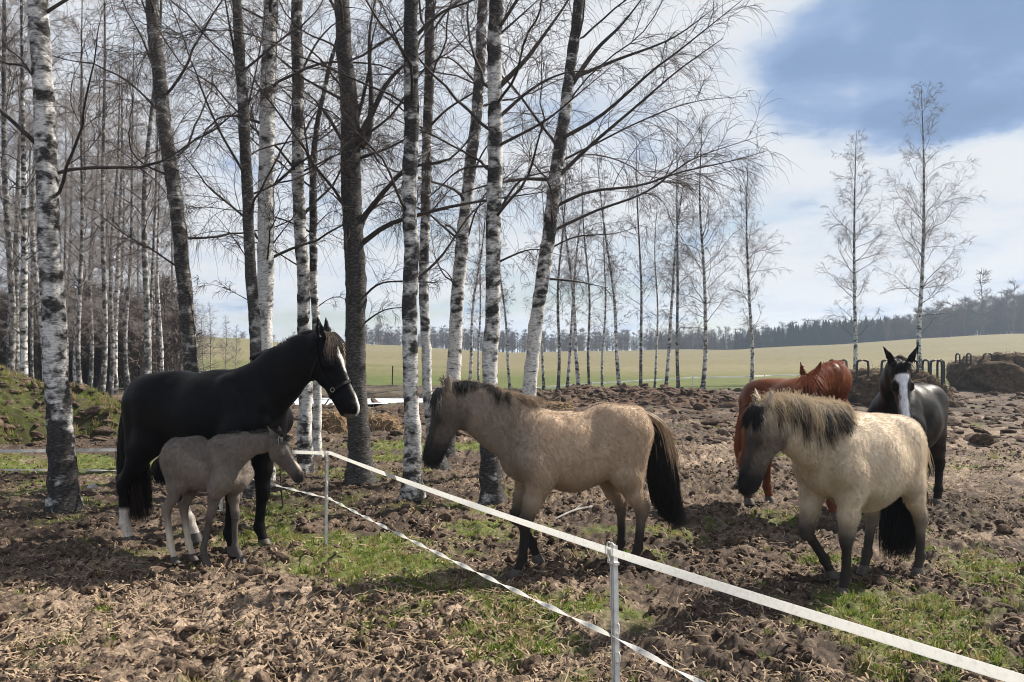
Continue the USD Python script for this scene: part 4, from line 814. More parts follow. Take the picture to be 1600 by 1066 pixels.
pony2 = dict(H=1.27, seed=4, length=.93, mat=M['coat_wool'], coat=dun(base2, (.13, .105, .085), (.024, .020, .018), (.010, .009, .010), (.42, .34, .25), False), shag=.003, fat=1.12, girth=1.05, croup=.0, leg_thick=.88, arm=.94,
    neck=[(.33, 0, .80, .19), (.52, 0, .88, .16), (.70, -.01, .945, .13), (.835, -.02, .98, .10)], poll=(.90, -.03, 1.035), head=(.28, -.16, -.94), headlen=.44, neck_flat=.55, ear=(-.24, .05, .11), lat=(.36, .93, 0),
    **legs(fl=[(.31, .11, .55), (.33, .10, .305), (.335, .10, .115), (.365, .10, .045)], fr=[(.33, -.11, .55), (.42, -.09, .33), (.265, -.08, .155), (.21, -.08, .085)],
           hl=[(-.28, .12, .58), (-.43, .11, .345), (-.425, .11, .12), (-.40, .11, .045)], hr=[(-.20, -.12, .58), (-.28, -.11, .345), (-.21, -.105, .12), (-.185, -.105, .045)]),
    mane=[dict(n=6500, side=1, len=.29, mat='hair_dark', u0=.04, jit=.02, lift=.012, drift=(-.25, 0, 0)), dict(n=3800, side=1, len=.23, mat='hair_blond', u0=.0, jit=.022, lift=.028, drift=(-.3, 0, 0)), dict(n=1500, side=1, len=.27, mat='hair_tan', u0=.0, jit=.02, lift=.02, drift=(-.3, 0, 0)), dict(n=500, side=0, len=.06, mat='hair_blond', u0=.0, jit=.03, lift=.04, fall=.35), dict(n=1200, side=-1, len=.25, mat='hair_blond', u0=.0, jit=.03)], forelock=dict(n=420, len=.30, mat='hair_black'),
    tail=[dict(n=2200, path=[(-.45, 0, .88), (-.52, 0, .78), (-.53, -.03, .5), (-.49, -.06, .2), (-.47, -.07, .07)], wid=[.025, .045, .07, .075, .045], mat='hair_black', core=True, start=.5), dict(n=500, path=[(-.44, 0, .92), (-.52, 0, .80), (-.54, .03, .6)], wid=[.03, .05, .05], mat='hair_blond', start=.2)],
    fur=dict(n=26000, len=.026, wid=1.2), furmat=M['coat_fur'], toe=1.1)
make_horse('cream dun pony with long blond and black mane walking left', 'horse', pony2, spot(1349, 910), math.radians(180 + 36))

chest = dict(H=1.48, seed=5, mat=M['coat_sleek'], coat=coat_chestnut, shag=.002, fat=1.06,
    neck=[(.33, 0, .82, .155), (.45, .0, .96, .11), (.54, -.12, .995, .085), (.58, -.25, .98, .07)], poll=(.61, -.34, .99), head=(.26, -.36, -.90), headlen=.40, lat=(.85, .5, 0), ear=(-.27, .04, .08), neck_flat=.65,
    **legs(), mane=[dict(n=700, side=1, len=.2, mat='hair_red', u0=.1)], forelock=dict(n=150, len=.3, mat='hair_red'),
    tail=[dict(n=1000, path=[(-.46, 0, .88), (-.53, 0, .78), (-.545, 0, .5), (-.50, 0, .2)], wid=[.025, .04, .065, .05], mat='hair_red', core=True)], hoof_mat=['hoof', 'hoof_pale', 'hoof', 'hoof'])
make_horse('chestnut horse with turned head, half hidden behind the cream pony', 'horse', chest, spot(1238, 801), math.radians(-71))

blaze = dict(H=1.42, seed=6, mat=M['coat_sleek'], coat=coat_blaze, shag=.002, fat=1.08,
    neck=[(.33, 0, .82, .17), (.46, .03, .97, .135), (.57, .08, 1.05, .11), (.66, .13, 1.07, .085)], poll=(.70, .16, 1.12), head=(.36, .22, -.90), headlen=.46, lat=(-.62, 1, 0), ear=(-.28, .06, .16), neck_flat=.55,
    **legs(), mane=[dict(n=900, side=1, len=.25, mat='hair_brown', u0=.05)], forelock=dict(n=60, len=.2, mat='hair_black'),
    tail=[dict(n=900, path=[(-.46, 0, .88), (-.53, 0, .78), (-.545, 0, .5), (-.50, 0, .2)], wid=[.025, .04, .065, .05], mat='hair_black', core=True)])
make_horse('black horse with broad white blaze facing the camera', 'horse', blaze, spot(1420, 780, 9.05), math.radians(-90 - 42))
# ---------------------------------------------------------------- far woods, hedges
def blade_tree(seed, h, conifer):
    g = np.random.default_rng(seed); out = []
    if conifer:
        out.append(tube(np.array([[0, 0, 0], [0, 0, h]]), [.18, .02], 5))
        for k in range(11):
            z = h * (.12 + .85 * k / 11); r = h * .20 * (1 - k / 11.5) * g.uniform(.8, 1.2); m = 9; a = np.arange(m * 2) / (m * 2) * 2 * np.pi + g.uniform(0, 6)
            rr = np.where(np.arange(m * 2) % 2, r, r * .45) * g.uniform(.75, 1.2, m * 2)
            ring = np.stack([rr * np.cos(a), rr * np.sin(a), np.full(m * 2, z - h * .05) - rr * .25], 1); V = np.vstack([[[0, 0, z + h * .09]], ring])
            out.append((V, np.array([(0, 1 + i, 1 + (i + 1) % (2 * m)) for i in range(2 * m)])))
    else:
        T = np.array([[0, 0, 0], [g.normal() * .2, g.normal() * .2, h * .5], [g.normal() * .4, 0, h]]); out.append(tube(resample(T, 6), np.linspace(.16, .03, 6), 4))
        n = 26; z = g.uniform(.2, .95, n) * h; a = g.uniform(0, 6.3, n); L1 = grow(g, np.stack([z * 0, z * 0, z], 1), np.stack([np.cos(a), np.sin(a), 1.0 + z * 0], 1), h * .30 * (1.15 - z / h) * g.uniform(.6, 1.2, n), 5, .12, .05)
        out += [tube(l, np.linspace(.06, .02, 5), 3, cap=False) for l in L1]
        id2 = np.repeat(np.arange(n), 7); s, t = along(L1, id2, g.uniform(.2, 1, len(id2))); L2 = grow(g, s, side_dir(g, t, g.uniform(.4, 1, len(id2))), h * .10 * g.uniform(.5, 1.3, len(id2)), 3, .15, .05)
        out += [tube(l, [.03, .025, .012], 3, cap=False) for l in L2]
    return join(out)
plain('spruce', (.012, .020, .016), (.028, .040, .030), .4); plain('wood_twig', (.06, .046, .040), (.12, .092, .078), .2)
def wood(name, label, protos, u, d, hs, mats, seed, cat='forest'):
    g = np.random.default_rng(seed); x = (np.asarray(u) - 800) / FOC * d; n = len(x); z = ground_z(x, d) - .3
    s = hs / 10.0; scatter(name, [(m, mm, False) for m, mm in zip(protos, mats)], g.integers(0, len(protos), n), np.stack([x, d, z], 1), quat((0, 0, 1.), g.uniform(0, 6.3, n)), np.stack([s * g.uniform(1.0, 1.6, n)] * 2 + [s], 1), label, cat)
g = np.random.default_rng(8)
CON = [blade_tree(i, 10, True) for i in range(3)]; DEC = [blade_tree(10 + i, 10, False) for i in range(4)]
def band(n, lo, hi): return g.uniform(lo, hi, n)
u = band(520, 1150, 1480); wood('conifer_forest', 'dark bluish conifer forest along the horizon behind the lone birches', CON + DEC[:2], u, band(520, 275, 345), np.interp(u, [1150, 1250, 1330, 1480], [8.0, 10.2, 10.8, 9.5]) * g.uniform(.78, 1.05, 520), [M['spruce']] * 5, 1)
u = band(90, 1010, 1160); wood('conifer_forest', 'small dark conifers at the left end of the horizon forest', CON, u, band(90, 300, 360), g.uniform(6, 9.5, 90), [M['spruce']] * 3, 2)
u = band(520, 540, 1180); wood('bare_wood', 'brown leafless wood along the horizon between the trunks', DEC, u, band(520, 270, 340), g.uniform(5.5, 9.0, 520), [M['wood_twig']] * 4, 3)
u = band(420, 1375, 1760); wood('bare_wood', 'brown leafless wood on the hill at the right edge', DEC, u, band(420, 262, 320), np.interp(u, [1375, 1500, 1760], [8, 12, 15]) * g.uniform(.7, 1.15, 420), [M['wood_twig']] * 4, 4)
u = band(430, -150, 290); gd = g.uniform(40, 75, 430); wood('undergrowth', 'pinkish brown bare undergrowth between the trunks of the left grove', DEC, u, gd, g.uniform(2.2, 6.5, 430), [M['wood_twig']] * 4, 6, 'undergrowth')
u = band(240, -300, 480); wood('bare_wood', 'distant dark line of trees on the green hill at the left', DEC, u, band(240, 290, 350), g.uniform(3.0, 6.0, 240), [M['wood_twig']] * 4, 5)
def far_tree(u, d, h, k, lab):
    x = (u - 800) / FOC * d; t = thing('bare_tree', lab, 'tree', (x, d, float(ground_z(x, d)) - .2), .7 * k); v, f = DEC[k % 4]
    nv = len(tube(np.zeros((6, 3)) + np.arange(6)[:, None], np.ones(6), 4)[0]); isT = (f < nv).all(1)
    part('trunk', (v[:nv] * h / 10, f[isT]), M['wood_twig'], t, smooth=False); part('crown', (v * h / 10, f[~isT]), M['wood_twig'], t, smooth=False)
for u_, d_, h_, lab in ((1535, 240, 19, 'tall bare tree standing above the brown wood at the far right'), (592, 262, 10, 'small bare tree on the horizon left of the scaly birch'), (1470, 262, 13, 'bare tree at the left end of the brown wood, right of the tallest lone birch'), (1585, 255, 17, 'bare tree at the right edge of the picture in the brown wood')):
    far_tree(u_, d_, h_, int(u_) % 4, lab)
YT = [(262, 44, 6.2), (285, 50, 5.2), (308, 47, 5.0), (330, 52, 5.4), (352, 49, 4.4), (368, 55, 4.2), (240, 52, 6.5), (318, 58, 5.8)]
for j, (u_, d_, h_) in enumerate(YT): far_birch('e', (u_ - 800) / FOC * d_, d_, h_, 'low bare bushy tree between the grove and the leaning grey birch', j * 1.3, name='young_tree', group='bushy young trees right of the grove')

# ---------------------------------------------------------------- fences
M['plastic'] = mat('post_plastic_look', {'g': ('geometry', {}), 'n': ('noise_texture', dict(scale=18.0, detail=4.0)), 'r': ('rgb_ramp', dict(ramp=[(.3, (.42, .41, .39)), (.55, (.62, .61, .58)), (.8, (.68, .67, .65))])), 'p': ('principled_bsdf', dict(roughness=.45, subsurface_weight=.0))}, [('g.position', 'n.vector'), ('n.fac', 'r.fac'), ('r.color', 'p.base_color')])
M['tape'] = mat('tape_look', {'g': ('geometry', {}), 'n': ('noise_texture', dict(scale=60.0, detail=3.0)), 'r': ('rgb_ramp', dict(ramp=[(.3, (.50, .49, .47)), (.45, (.74, .74, .73)), (.7, (.84, .84, .84))])), 'p': ('principled_bsdf', dict(roughness=.55)), 't': ('translucent_bsdf', dict(color=(.9, .9, .88))), 'm': ('mix_closure', dict(fac=.55))}, [('g.position', 'n.vector'), ('n.fac', 'r.fac'), ('r.color', 'p.base_color'), ('p.BSDF', 'm.closure1'), ('t.BSDF', 'm.closure2')], surface='m.closure')
def tread_post(loc, face, label, h=.86, lean=(0, 0)):
    t = thing('fence_post', label, 'post', loc, face); sh = lambda z: np.array([lean[0] * z, lean[1] * z, 0])
    def bx(lo, hi, name):
        v, f = box(lo, hi); v = v + np.stack([lean[0] * v[:, 2], lean[1] * v[:, 2], v[:, 2] * 0], 1); part(name, (v, f), M['plastic'], t, smooth=False)
    vs = [box((-.013, -.003, -.05), (.013, .003, h)), box((-.0145, -.011, -.05), (-.0095, .011, h - .004)), box((.0095, -.011, -.05), (.0145, .011, h - .004)), box((-.0025, -.010, -.05), (.0025, .010, h - .03))]
    v, f = join(vs); v = v + np.stack([lean[0] * v[:, 2], lean[1] * v[:, 2], v[:, 2] * 0], 1); part('shaft', (v, f), M['plastic'], t, smooth=False)
    for z in (.18, .30, .43, .55, .66):       # wire lugs, turned to either side
        s = 1 if int(z * 100) % 2 else -1
        lug = resample(np.array([[s * .013, .0, z - .022], [s * .027, 0, z - .020], [s * .030, 0, z + .004], [s * .026, 0, z + .022], [s * .020, 0, z + .016]]), 10) + sh(z); part('lug', tube(lug, .0036, 6), M['plastic'], t)
    loop = resample(np.array([[-.016, -.012, h - .075], [-.024, -.016, h - .03], [-.022, -.016, h + .004], [.0, -.016, h + .008], [.022, -.016, h + .004], [.024, -.016, h - .03], [.016, -.012, h - .075]]), 22) + sh(h); part('tape_holder', tube(loop, .0042, 6), M['plastic'], t)
    bx((-.03, -.014, h - .082), (.03, .008, h - .070), 'holder_bar'); bx((-.05, -.012, .004), (.012, .012, .016), 'foot_step')
gz = lambda x, y: float(ground_z(x, y))
p0, p1, p2 = px(345, 700, 9.0), px(517, 708, 7.39), px(957, 862, 3.52); p3 = np.array([2.5, -.12, .92]); pw = px(-420, 705, 10.4)
dirf = math.atan2(p2[1] - p1[1], p2[0] - p1[0])
tread_post((p1[0] - .045, p1[1], gz(p1[0], p1[1])), dirf, 'white plastic fence post at the foal\'s nose side, left of the two', p1[2] - gz(p1[0], p1[1]) + .01, (.045, 0))
tread_post((p2[0] + .02, p2[1], gz(p2[0], p2[1])), dirf, 'white plastic fence post nearest the camera, cut by the bottom edge', p2[2] - gz(p2[0], p2[1]) + .025, (-.03, 0))
tread_post((p0[0], p0[1], gz(p0[0], p0[1])), 1.0, 'white plastic corner post hidden behind the black mare', p0[2] - gz(p0[0], p0[1]))
tread_post((p3[0], p3[1], 0), dirf, 'white plastic fence post beside the camera, off the right edge', .92)
def ribbon(name, label, pts, wid, thick, twist, seed, m=None, cat='fence tape', n_per=60, group=None):
    g = np.random.default_rng(seed); P = []
    for a, b in zip(pts[:-1], pts[1:]):
        u = np.linspace(0, 1, n_per, endpoint=False)[:, None]; L = np.linalg.norm(b - a); P.append(a + (b - a) * u - np.array([0, 0, 1]) * (4 * u * (1 - u)) * .003 * L)
    P = np.vstack(P + [pts[-1][None]]); t = unit(np.gradient(P, axis=0)); side = unit(np.cross(t, [0, 0, 1.])); up = np.cross(side, t)
    s = np.r_[0, np.cumsum(np.linalg.norm(np.diff(P, axis=0), axis=1))]
    a = twist * s + .55 * (meshkit.fbm(np.stack([s * 1.5, s * 0 + seed, s * 0], 1), 2, seed) - .5) * 2; w = up * np.cos(a)[:, None] + side * np.sin(a)[:, None]; nn = np.cross(t, w)
    V = np.stack([P - w * wid / 2 - nn * thick / 2, P + w * wid / 2 - nn * thick / 2, P + w * wid / 2 + nn * thick / 2, P - w * wid / 2 + nn * thick / 2], 1).reshape(-1, 3)
    i = np.arange(len(P) - 1)[:, None] * 4; j = np.arange(4)[None]; jn = (j + 1) % 4; q = np.stack([i + j, i + jn, i + 4 + jn, i + 4 + j], -1).reshape(-1, 4)
    e = len(V) - 4; F = np.vstack([q[:, [0, 1, 2]], q[:, [0, 2, 3]], [[0, 2, 1], [0, 3, 2], [e, e + 1, e + 2], [e, e + 2, e + 3]]])
    return tag(part(name, (V, F), m or M['tape'], None, smooth=False), label, cat, group)
off = np.array([0, -.012, 0])
ribbon('fence_tape', 'wide flat white upper fence tape running down to the lower right corner', [pw + off, p0 + off, p1 + off, p2 + off, p3], .033, .0016, 0, 3)
l0, l1, l2, l3, lw = px(345, 735, 8.98), px(515, 779, 7.37), px(961, 996, 3.50), np.array([2.5, -.12, .40]), px(-420, 727, 10.4)
ribbon('fence_tape', 'narrow twisted white lower fence tape leading to the bottom edge', [lw, l0, l1, l2, l3], .022, .0016, 9.0, 4, n_per=160)
# far electric fence across the field, and the old rail fence by the grove
FP = [px(790, 609, 50), px(925, 599, 52), px(1083, 590, 56), px(1195, 587, 62), px(1306, 583, 70), px(1400, 578, 77), px(1505, 573, 84), px(1600, 568, 90), px(1700, 564, 96)]
ribbon('fence_tape', 'far thin white fence tape across the green strip behind the feeders', FP, .10, .004, 0, 8, n_per=8)
for k, q in enumerate(FP):
    zb = gz(q[0], q[1]); t = thing('fence_post', ['far fence post by the leaning birch foot', 'far fence post behind the dun pony', 'far fence post left of the dark trunked far birch', 'far fence post hidden by the chestnut horse', 'far fence post between the chestnut and the feeder', 'far fence post behind the blazed horse', 'far fence post between the two feeders', 'far fence post behind the right hand feeder', 'far fence post off the right edge'][k], 'post', (q[0], q[1], zb - .1))
    part('shaft', tube(np.array([[0, 0, 0], [0, 0, q[2] - zb + .16]]), .035, 8), M['plastic'], t); part('cap', tube(np.array([[0, 0, q[2] - zb + .15], [0, 0, q[2] - zb + .19]]), .045, 8), M['plastic'], t)
plain('old_wood', (.16, .145, .13), (.36, .34, .31), 5.0)
rail = thing('rail_fence', 'weathered grey rail fence in front of the grove, left of the leaning birch', 'fence', (0, 0, 0))
RP = [px(u_, 580, 50) for u_ in (60, 120, 180, 240, 300, 350)]
for q in RP: part('post', tube(np.array([[q[0], q[1], gz(q[0], q[1]) - .2], [q[0], q[1], 1.0]]), .06, 7), M['old_wood'], rail)
for za in (.86, .50):
    for a, b in zip(RP[:-1], RP[1:]): part('rail', tube(np.array([[a[0], a[1] - .07, za], [b[0], b[1] - .07, za + .02]]), .05, 7), M['old_wood'], rail)
t = thing('stake', 'thin dark stake standing on the bank beyond the pond', 'stake', (0, 0, 0)); q = px(613, 570, 44); part('shaft', tube(np.array([[q[0], q[1], gz(q[0], q[1])], [q[0] + .02, q[1], 1.25]]), .035, 6), M['branch'], t)

# ---------------------------------------------------------------- feeders with hay
M['iron'] = mat('iron_look', {'p': ('principled_bsdf', dict(base_color=(.012, .013, .014), roughness=.5))}, [])
def feeder(cx, cy, lx_, ly_, h, lab, labh, seed, a=0.0, pile=.80):
    g = np.random.default_rng(seed); z = gz(cx, cy); t = thing('hay_feeder', lab, 'feeder', (cx, cy, z), a); per = []
    for k in range(4): per += [((-lx_ / 2 + lx_ * (k + .5) / 4), -ly_ / 2, 0)]
    for k in range(2): per += [(-lx_ / 2, -ly_ / 2 + ly_ * (k + .5) / 2, 1), (lx_ / 2, -ly_ / 2 + ly_ * (k + .5) / 2, 1)]
    for x, y, o in per:
        w = .20; c = resample(np.array([[-w, 0, 0], [-w, 0, h * .5], [-w, 0, h - .14], [-w * .75, 0, h - .03], [0, 0, h], [w * .75, 0, h - .03], [w, 0, h - .14], [w, 0, h * .5], [w, 0, 0]]), 26)
        if o: c = c[:, [1, 0, 2]]
        part('hoop', tube(c + [x, y, 0], .042, 8), M['iron'], t)
    for zz_ in (.05, h * .45):
        ring = np.array([[-lx_ / 2, -ly_ / 2, zz_], [lx_ / 2, -ly_ / 2, zz_], [lx_ / 2, ly_ / 2, zz_], [-lx_ / 2, ly_ / 2, zz_], [-lx_ / 2, -ly_ / 2, zz_]])
        for q0, q1 in zip(ring[:-1], ring[1:]): part('rail', tube(np.array([q0, q1]), .026, 6), M['iron'], t)
    hay('hay_pile', labh, cx, cy, z, lx_ * .60, ly_ * .92, h * pile, seed + 1, a, 3500, 'shaded_hay')
def hay(name, lab, cx, cy, z, rx, ry, h, seed, a=0.0, nf=900, m='hay'):
    g = np.random.default_rng(seed); s = trimesh.creation.icosphere(5, 1.0); v = np.array(s.vertices); v = np.sign(v) * np.abs(v) ** .72; n = unit(v)
    v = v * (1 + .45 * (meshkit.fbm(v * 1.7 + seed, 4, seed) - .5)[:, None] + .22 * (meshkit.fbm(v * 6 + seed, 3, seed) - .5)[:, None]); v[:, 2] = np.maximum(v[:, 2], -.1)
    v = v * [rx, ry, h]; t = thing(name, lab, 'hay', (cx, cy, z), a); part('heap', (v, np.array(s.faces)), M[m], t)
    k = g.integers(0, len(v), nf); d = unit(n[k] * .6 + g.normal(size=(nf, 3)) * .8 - [0, 0, .5]); L = grow(g, v[k], d, g.uniform(.12, .4, nf), 4, .2, .5)
    curves('stalks', list(L), [np.array([.010, .010, .008, .005])] * nf, M['straw' if m == 'hay' else 'shaded_stalk'], t, kind='stuff')
soil('shaded_hay', [(.28, (.018, .013, .009)), (.48, (.06, .042, .027)), (.62, (.13, .09, .056)), (.78, (.22, .16, .10))], 7.0, 1.0, 60.0)  # feeder hay: darker copy of hay, its shade put into the colour
plain('shaded_stalk', (.05, .036, .024), (.15, .105, .065), 9.0)  # matching feeder stalks, shaded the same way in colour
plain('straw', (.22, .155, .085), (.46, .34, .20), 9.0)
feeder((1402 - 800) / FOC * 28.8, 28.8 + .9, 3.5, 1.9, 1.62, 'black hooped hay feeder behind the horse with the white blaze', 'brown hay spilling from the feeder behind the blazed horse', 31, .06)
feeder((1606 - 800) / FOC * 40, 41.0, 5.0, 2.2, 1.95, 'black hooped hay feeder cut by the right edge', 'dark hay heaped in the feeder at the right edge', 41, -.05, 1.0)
for u_, v_, rx, h_, lab in ((516, 674, .42, .46, 'dark rounded lump of old hay between the pair of white birches and the stout trunk'), (596, 672, .42, .42, 'tan lump of old hay right of the stout dark trunk'), (870, 645, .5, .3, 'brown lump on the manure heap above the dun pony')):
    d = ground_d(v_); x = (u_ - 800) / FOC * d; hay('hay_heap', lab, x, d, gz(x, d) - .05, rx, rx * .9, h_, int(u_), nf=300)

# sapling, branch, stone
sp = thing('bare_sapling', 'thin bare stem sticking up between the mare\'s foreleg and the post', 'sapling', (0, 0, 0)); d = 9.0
part('stem', tube(resample(np.array([px(443, 798, d), px(440, 770, d), px(437, 720, d), px(434, 690, d)]), 8), np.linspace(.012, .004, 8), 7), M['branch'], sp)
for a, b in (((440, 770), (425, 757)), ((438, 740), (452, 722)), ((437, 725), (428, 705))): part('branch', tube(resample(np.array([px(*a, d), px((a[0] + b[0]) / 2 + 1, (a[1] + b[1]) / 2, d + .05), px(*b, d + .1)]), 6), np.linspace(.006, .002, 6), 5), M['branch'], sp)
fb = thing('fallen_branch', 'pale fallen branch on the mud under the dun pony\'s belly', 'branch', (0, 0, 0)); d = ground_d(806); d2 = ground_d(795)
A_, B_ = np.array([(866 - 800) / FOC * d, d, .03]), np.array([(925 - 800) / FOC * d2, d2, .06]); A_[2] += gz(A_[0], A_[1]); B_[2] += gz(B_[0], B_[1])
part('stick', tube(resample(np.array([A_, (A_ + B_) / 2 + [0, .02, .02], B_]), 10), np.linspace(.010, .018, 10), 7), M['old_wood'], fb); part('side_twig', tube(resample(np.array([(A_ + B_) / 2 + [0, .02, .02], B_ * .6 + A_ * .4 + [.05, .1, .06]]), 5), .006, 5), M['old_wood'], fb)
st = trimesh.creation.icosphere(3, 1.0); v = np.array(st.vertices); v = v * (1 + .5 * (meshkit.fbm(v * 1.4, 3, 3) - .5)[:, None]) * [.06, .05, .05]; d = ground_d(764); x = (144 - 800) / FOC * d
plain('stone', (.30, .26, .25), (.50, .46, .44), 20.0); tag(part('stone', (v + [x, d, gz(x, d) + .02], np.array(st.faces)), M['stone'], None), 'small pale stone right of the thick left birch\'s foot', 'stone')

# ---------------------------------------------------------------- loose ground cover
def clod_proto(seed, flat):
    s = trimesh.creation.icosphere(2, 1.0); v = np.array(s.vertices); v = v * (1 + 1.1 * (meshkit.fbm(v * 1.3 + seed * 7, 3, seed) - .5)[:, None]); v = v * [1, .8, flat]; return v, np.array(s.faces)
soil('clod', [(.28, (.016, .011, .009)), (.44, (.050, .036, .028)), (.56, (.13, .092, .068)), (.72, (.27, .20, .145))], 14.0, .6, 60.)
rg = np.random.default_rng(99)
def ground_pts(n, ylo, yhi, power=1.0, half=.66):
    y = ylo + (yhi - ylo) * rg.uniform(0, 1, n) ** power; x = rg.uniform(-1, 1, n) * (y * half + .4); return x, y
def rot_for(n, tilt): return qmul(quat((0, 0, 1.), rg.uniform(0, 6.3, n)), quat(unit(np.stack([rg.normal(size=n), rg.normal(size=n), np.zeros(n)], 1)), np.abs(rg.normal(0, tilt, n))))
n = 26000; x, y = ground_pts(n, 3.6, 17, 1.35); gm_ = grass_mask(x, y); cl = meshkit.fbm(P3(x * 1.1, y * 1.1), 3, 88); keep = rg.uniform(size=n) < np.clip((cl - .36) * 5, .05, 1) * (1 - .75 * gm_); x, y = x[keep], y[keep]; n = len(x)
s = np.exp(rg.normal(-4.1, .5, n)).clip(.008, .06); z = ground_z(x, y) + s * .12
scatter('mud_clods', [(clod_proto(i, f), M['clod'], True) for i, f in ((1, .6), (2, .75), (3, .5), (4, .85))], rg.integers(0, 4, n), np.stack([x, y, z], 1), rot_for(n, .5), np.stack([s * rg.uniform(.8, 1.5, n), s, s], 1), 'dark trampled clods of mud and dung over the paddock', 'mud')
n = 5000; x, y = ground_pts(n, 16, 47, 1.2); s = np.exp(rg.normal(-2.5, .5, n)).clip(.03, .28); z = ground_z(x, y)
scatter('mud_clods', [(clod_proto(i, f), M['clod'], True) for i, f in ((5, .6), (6, .5))], rg.integers(0, 2, n), np.stack([x, y, z], 1), rot_for(n, .4), np.stack([s * 1.3, s, s * .7], 1), 'brown clods on the far part of the paddock before the green strip', 'mud')
def strip(ln, w, curl, seed):
    g = np.random.default_rng(seed); P = resample(np.array([[-ln / 2, 0, 0], [0, g.normal() * ln * .12, curl], [ln / 2, g.normal() * ln * .1, curl * .3]]), 5); V = np.vstack([P + [0, w / 2, 0], P - [0, w / 2, -w * .3]])
    i = np.arange(4); return V, np.vstack([np.stack([i, i + 1, i + 6], 1), np.stack([i, i + 6, i + 5], 1)])
plain('litter', (.20, .14, .095), (.45, .345, .24), 3.0, .85, .1); plain('litter_dark', (.05, .034, .025), (.16, .105, .07), 3.0)
n = 66000; x, y = ground_pts(n, 3.6, 15, 1.4); cl = meshkit.fbm(P3(x * 1.5 + 40, y * 1.5), 3, 89); keep = rg.uniform(size=n) < np.clip((cl - .33) * 4.5, .08, 1) * np.clip(.38 + .9 * lit_straw_zone(x, y), 0, 1); x, y = x[keep], y[keep]; n = len(x); z = ground_z(x, y) + .008; s = rg.uniform(.5, 1.4, n)
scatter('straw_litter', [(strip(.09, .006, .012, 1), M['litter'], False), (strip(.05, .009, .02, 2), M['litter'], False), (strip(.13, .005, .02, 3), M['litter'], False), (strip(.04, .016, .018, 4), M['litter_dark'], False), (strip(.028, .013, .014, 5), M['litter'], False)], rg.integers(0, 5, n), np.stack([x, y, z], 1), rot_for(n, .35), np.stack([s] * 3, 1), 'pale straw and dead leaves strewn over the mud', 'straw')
def tuft(seed, nb, h):
    g = np.random.default_rng(seed); out = []
    for k in range(nb):
        a = g.uniform(0, 6.3); r = g.uniform(0, .035); L = h * g.uniform(.5, 1.2); d = np.array([np.cos(a), np.sin(a), 0]); b = np.array([r * np.cos(a + 1), r * np.sin(a + 1), -.01]); sd = np.array([-d[1], d[0], 0]) * .0028; lean = g.uniform(.15, .9)
        P = [b, b + d * L * lean * .35 + [0, 0, L * .6], b + d * L * lean + [0, 0, L * (1 - .35 * lean)]]
        V = np.array([P[0] - sd, P[0] + sd, P[1] - sd * .9, P[1] + sd * .9, P[2]]); out.append((V, np.array([(0, 1, 3), (0, 3, 2), (2, 3, 4)])))
    return join(out)
def leafy(name, c0, c1):
    M[name] = mat(name + '_look', {'o': ('object_info', {}), 'r': ('rgb_ramp', dict(ramp=[(0, c0), (1, c1)])), 'p': ('principled_bsdf', dict(roughness=.6, specular_ior_level=.2)), 't': ('translucent_bsdf', {}), 'm': ('mix_closure', dict(fac=.4))}, [('o.random', 'r.fac'), ('r.color', 'p.base_color'), ('r.color', 't.color'), ('p.BSDF', 'm.closure1'), ('t.BSDF', 'm.closure2')], surface='m.closure')
leafy('grass', (.10, .15, .022), (.21, .25, .05)); leafy('dry_grass', (.22, .18, .08), (.34, .27, .13))
n = 60000; x, y = ground_pts(n, 3.6, 24, 1.25); gm_ = grass_mask(x, y); keep = rg.uniform(size=n) < np.clip((gm_ - .2) * 1.0, .012, .75); x, y = x[keep], y[keep]; n = len(x); z = ground_z(x, y); s = rg.uniform(.55, 1.25, n)
idx = np.where(rg.uniform(size=n) < .68, rg.integers(0, 3, n), rg.integers(3, 5, n))
scatter('grass', [(tuft(1, 14, .052), M['grass'], False), (tuft(2, 10, .07), M['grass'], False), (tuft(3, 16, .04), M['grass'], False), (tuft(4, 12, .07), M['dry_grass'], False), (tuft(5, 10, .05), M['dry_grass'], False)], idx, np.stack([x, y, z], 1), rot_for(n, .12), np.stack([s] * 3, 1), 'patchy short green grass among the mud', 'grass')
n = 2600; x = rg.uniform(-17.2, -8.0, n); y = rg.uniform(15.6, 19.0, n)
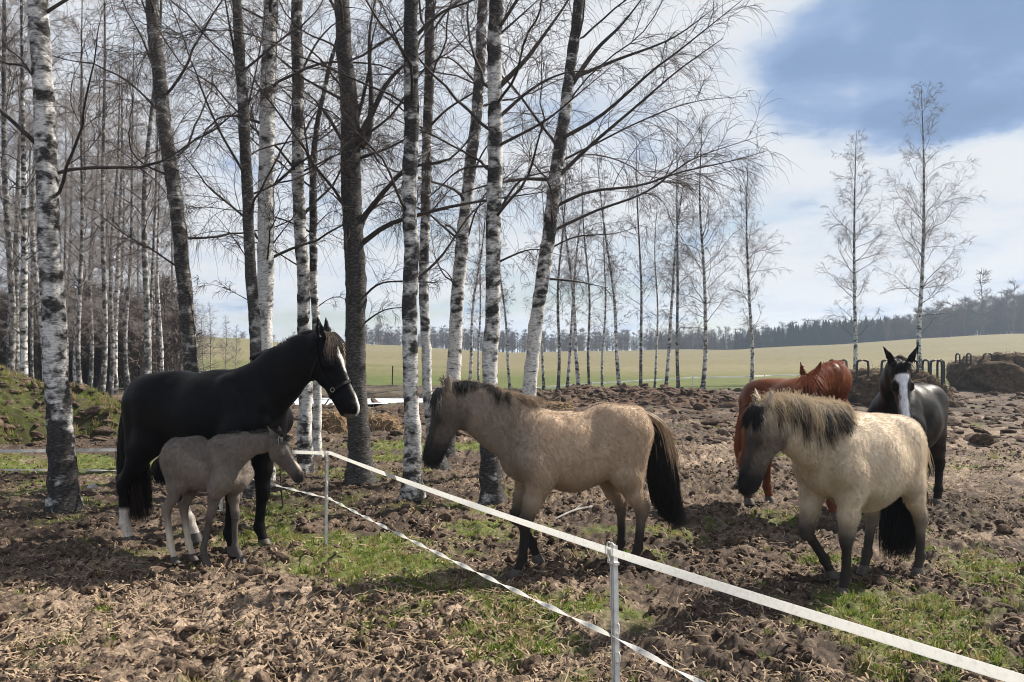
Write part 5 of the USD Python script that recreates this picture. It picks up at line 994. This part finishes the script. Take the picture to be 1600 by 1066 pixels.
# moss and grass clumps on the mound: set on its surface
def on_mesh(path, n, rg_):
    m = UsdGeom.Mesh.Get(stage, path); v = np.array(m.GetPointsAttr().Get()); f = np.array(m.GetFaceVertexIndicesAttr().Get()).reshape(-1, 3)
    tm = trimesh.Trimesh(v, f, process=False); a = tm.area_faces; k = rg_.choice(len(f), n, p=a / a.sum()); b = rg_.dirichlet((1, 1, 1), n); return (v[f[k]] * b[..., None]).sum(1)
q = on_mesh('/World/grassy_mound', 6000, rg); keep = (q[:, 2] > ground_z(q[:, 0], q[:, 1])) & (rg.uniform(size=len(q)) < np.clip((meshkit.fbm(q * 1.4, 3, 15) - .36) * 4, 0, 1)); q = q[keep]; n = len(q)
s = rg.uniform(.9, 2.2, n); scatter('grass', [(tuft(6, 18, .07), M['grass'], False), (tuft(7, 14, .09), M['grass'], False), (tuft(8, 14, .10), M['dry_grass'], False)], rg.integers(0, 3, n), q, rot_for(n, .3), np.stack([s] * 3, 1), 'moss and tufted grass covering the mound at the left', 'grass')
q = on_mesh('/World/grassy_mound', 3000, rg); keep = (q[:, 2] > ground_z(q[:, 0], q[:, 1])) & (meshkit.fbm(q * 1.1, 3, 25) > .46); q = q[keep]; n = len(q); s = np.exp(rg.normal(-2.9, .5, n)).clip(.02, .16)
scatter('mud_clods', [(clod_proto(i, f), M['clod'], True) for i, f in ((11, .6), (12, .7))], rg.integers(0, 2, n), q, rot_for(n, .5), np.stack([s * 1.3, s, s * .8], 1), 'dark clods of earth breaking through the moss of the mound', 'mud')
q = on_mesh('/World/manure_heap', 3500, rg); keep = (q[:, 2] > ground_z(q[:, 0], q[:, 1])); q = q[keep]; n = len(q); s = np.exp(rg.normal(-2.7, .55, n)).clip(.03, .22)
scatter('mud_clods', [(clod_proto(i, f), M['clod'], True) for i, f in ((13, .6), (14, .6))], rg.integers(0, 2, n), q, rot_for(n, .5), np.stack([s * 1.3, s, s * .7], 1), 'crumbling lumps of manure on the heap behind the dun pony', 'manure')
# ---------------------------------------------------------------- the air
M['air'] = usdkit.material(stage, '/World/Looks/air_look', {'v': ('principled_volume', dict(color=(.66, .80, 1.0), density=.00045, anisotropy=.3))}, [], volume='v.volume')
zmin_ = float(Z.min()) - 1
hv, hf = box((-1600, -60, zmin_), (1600, 2750, 32.0))
tag(part('haze', (hv, hf), M['air'], None, smooth=False), kind='stuff')
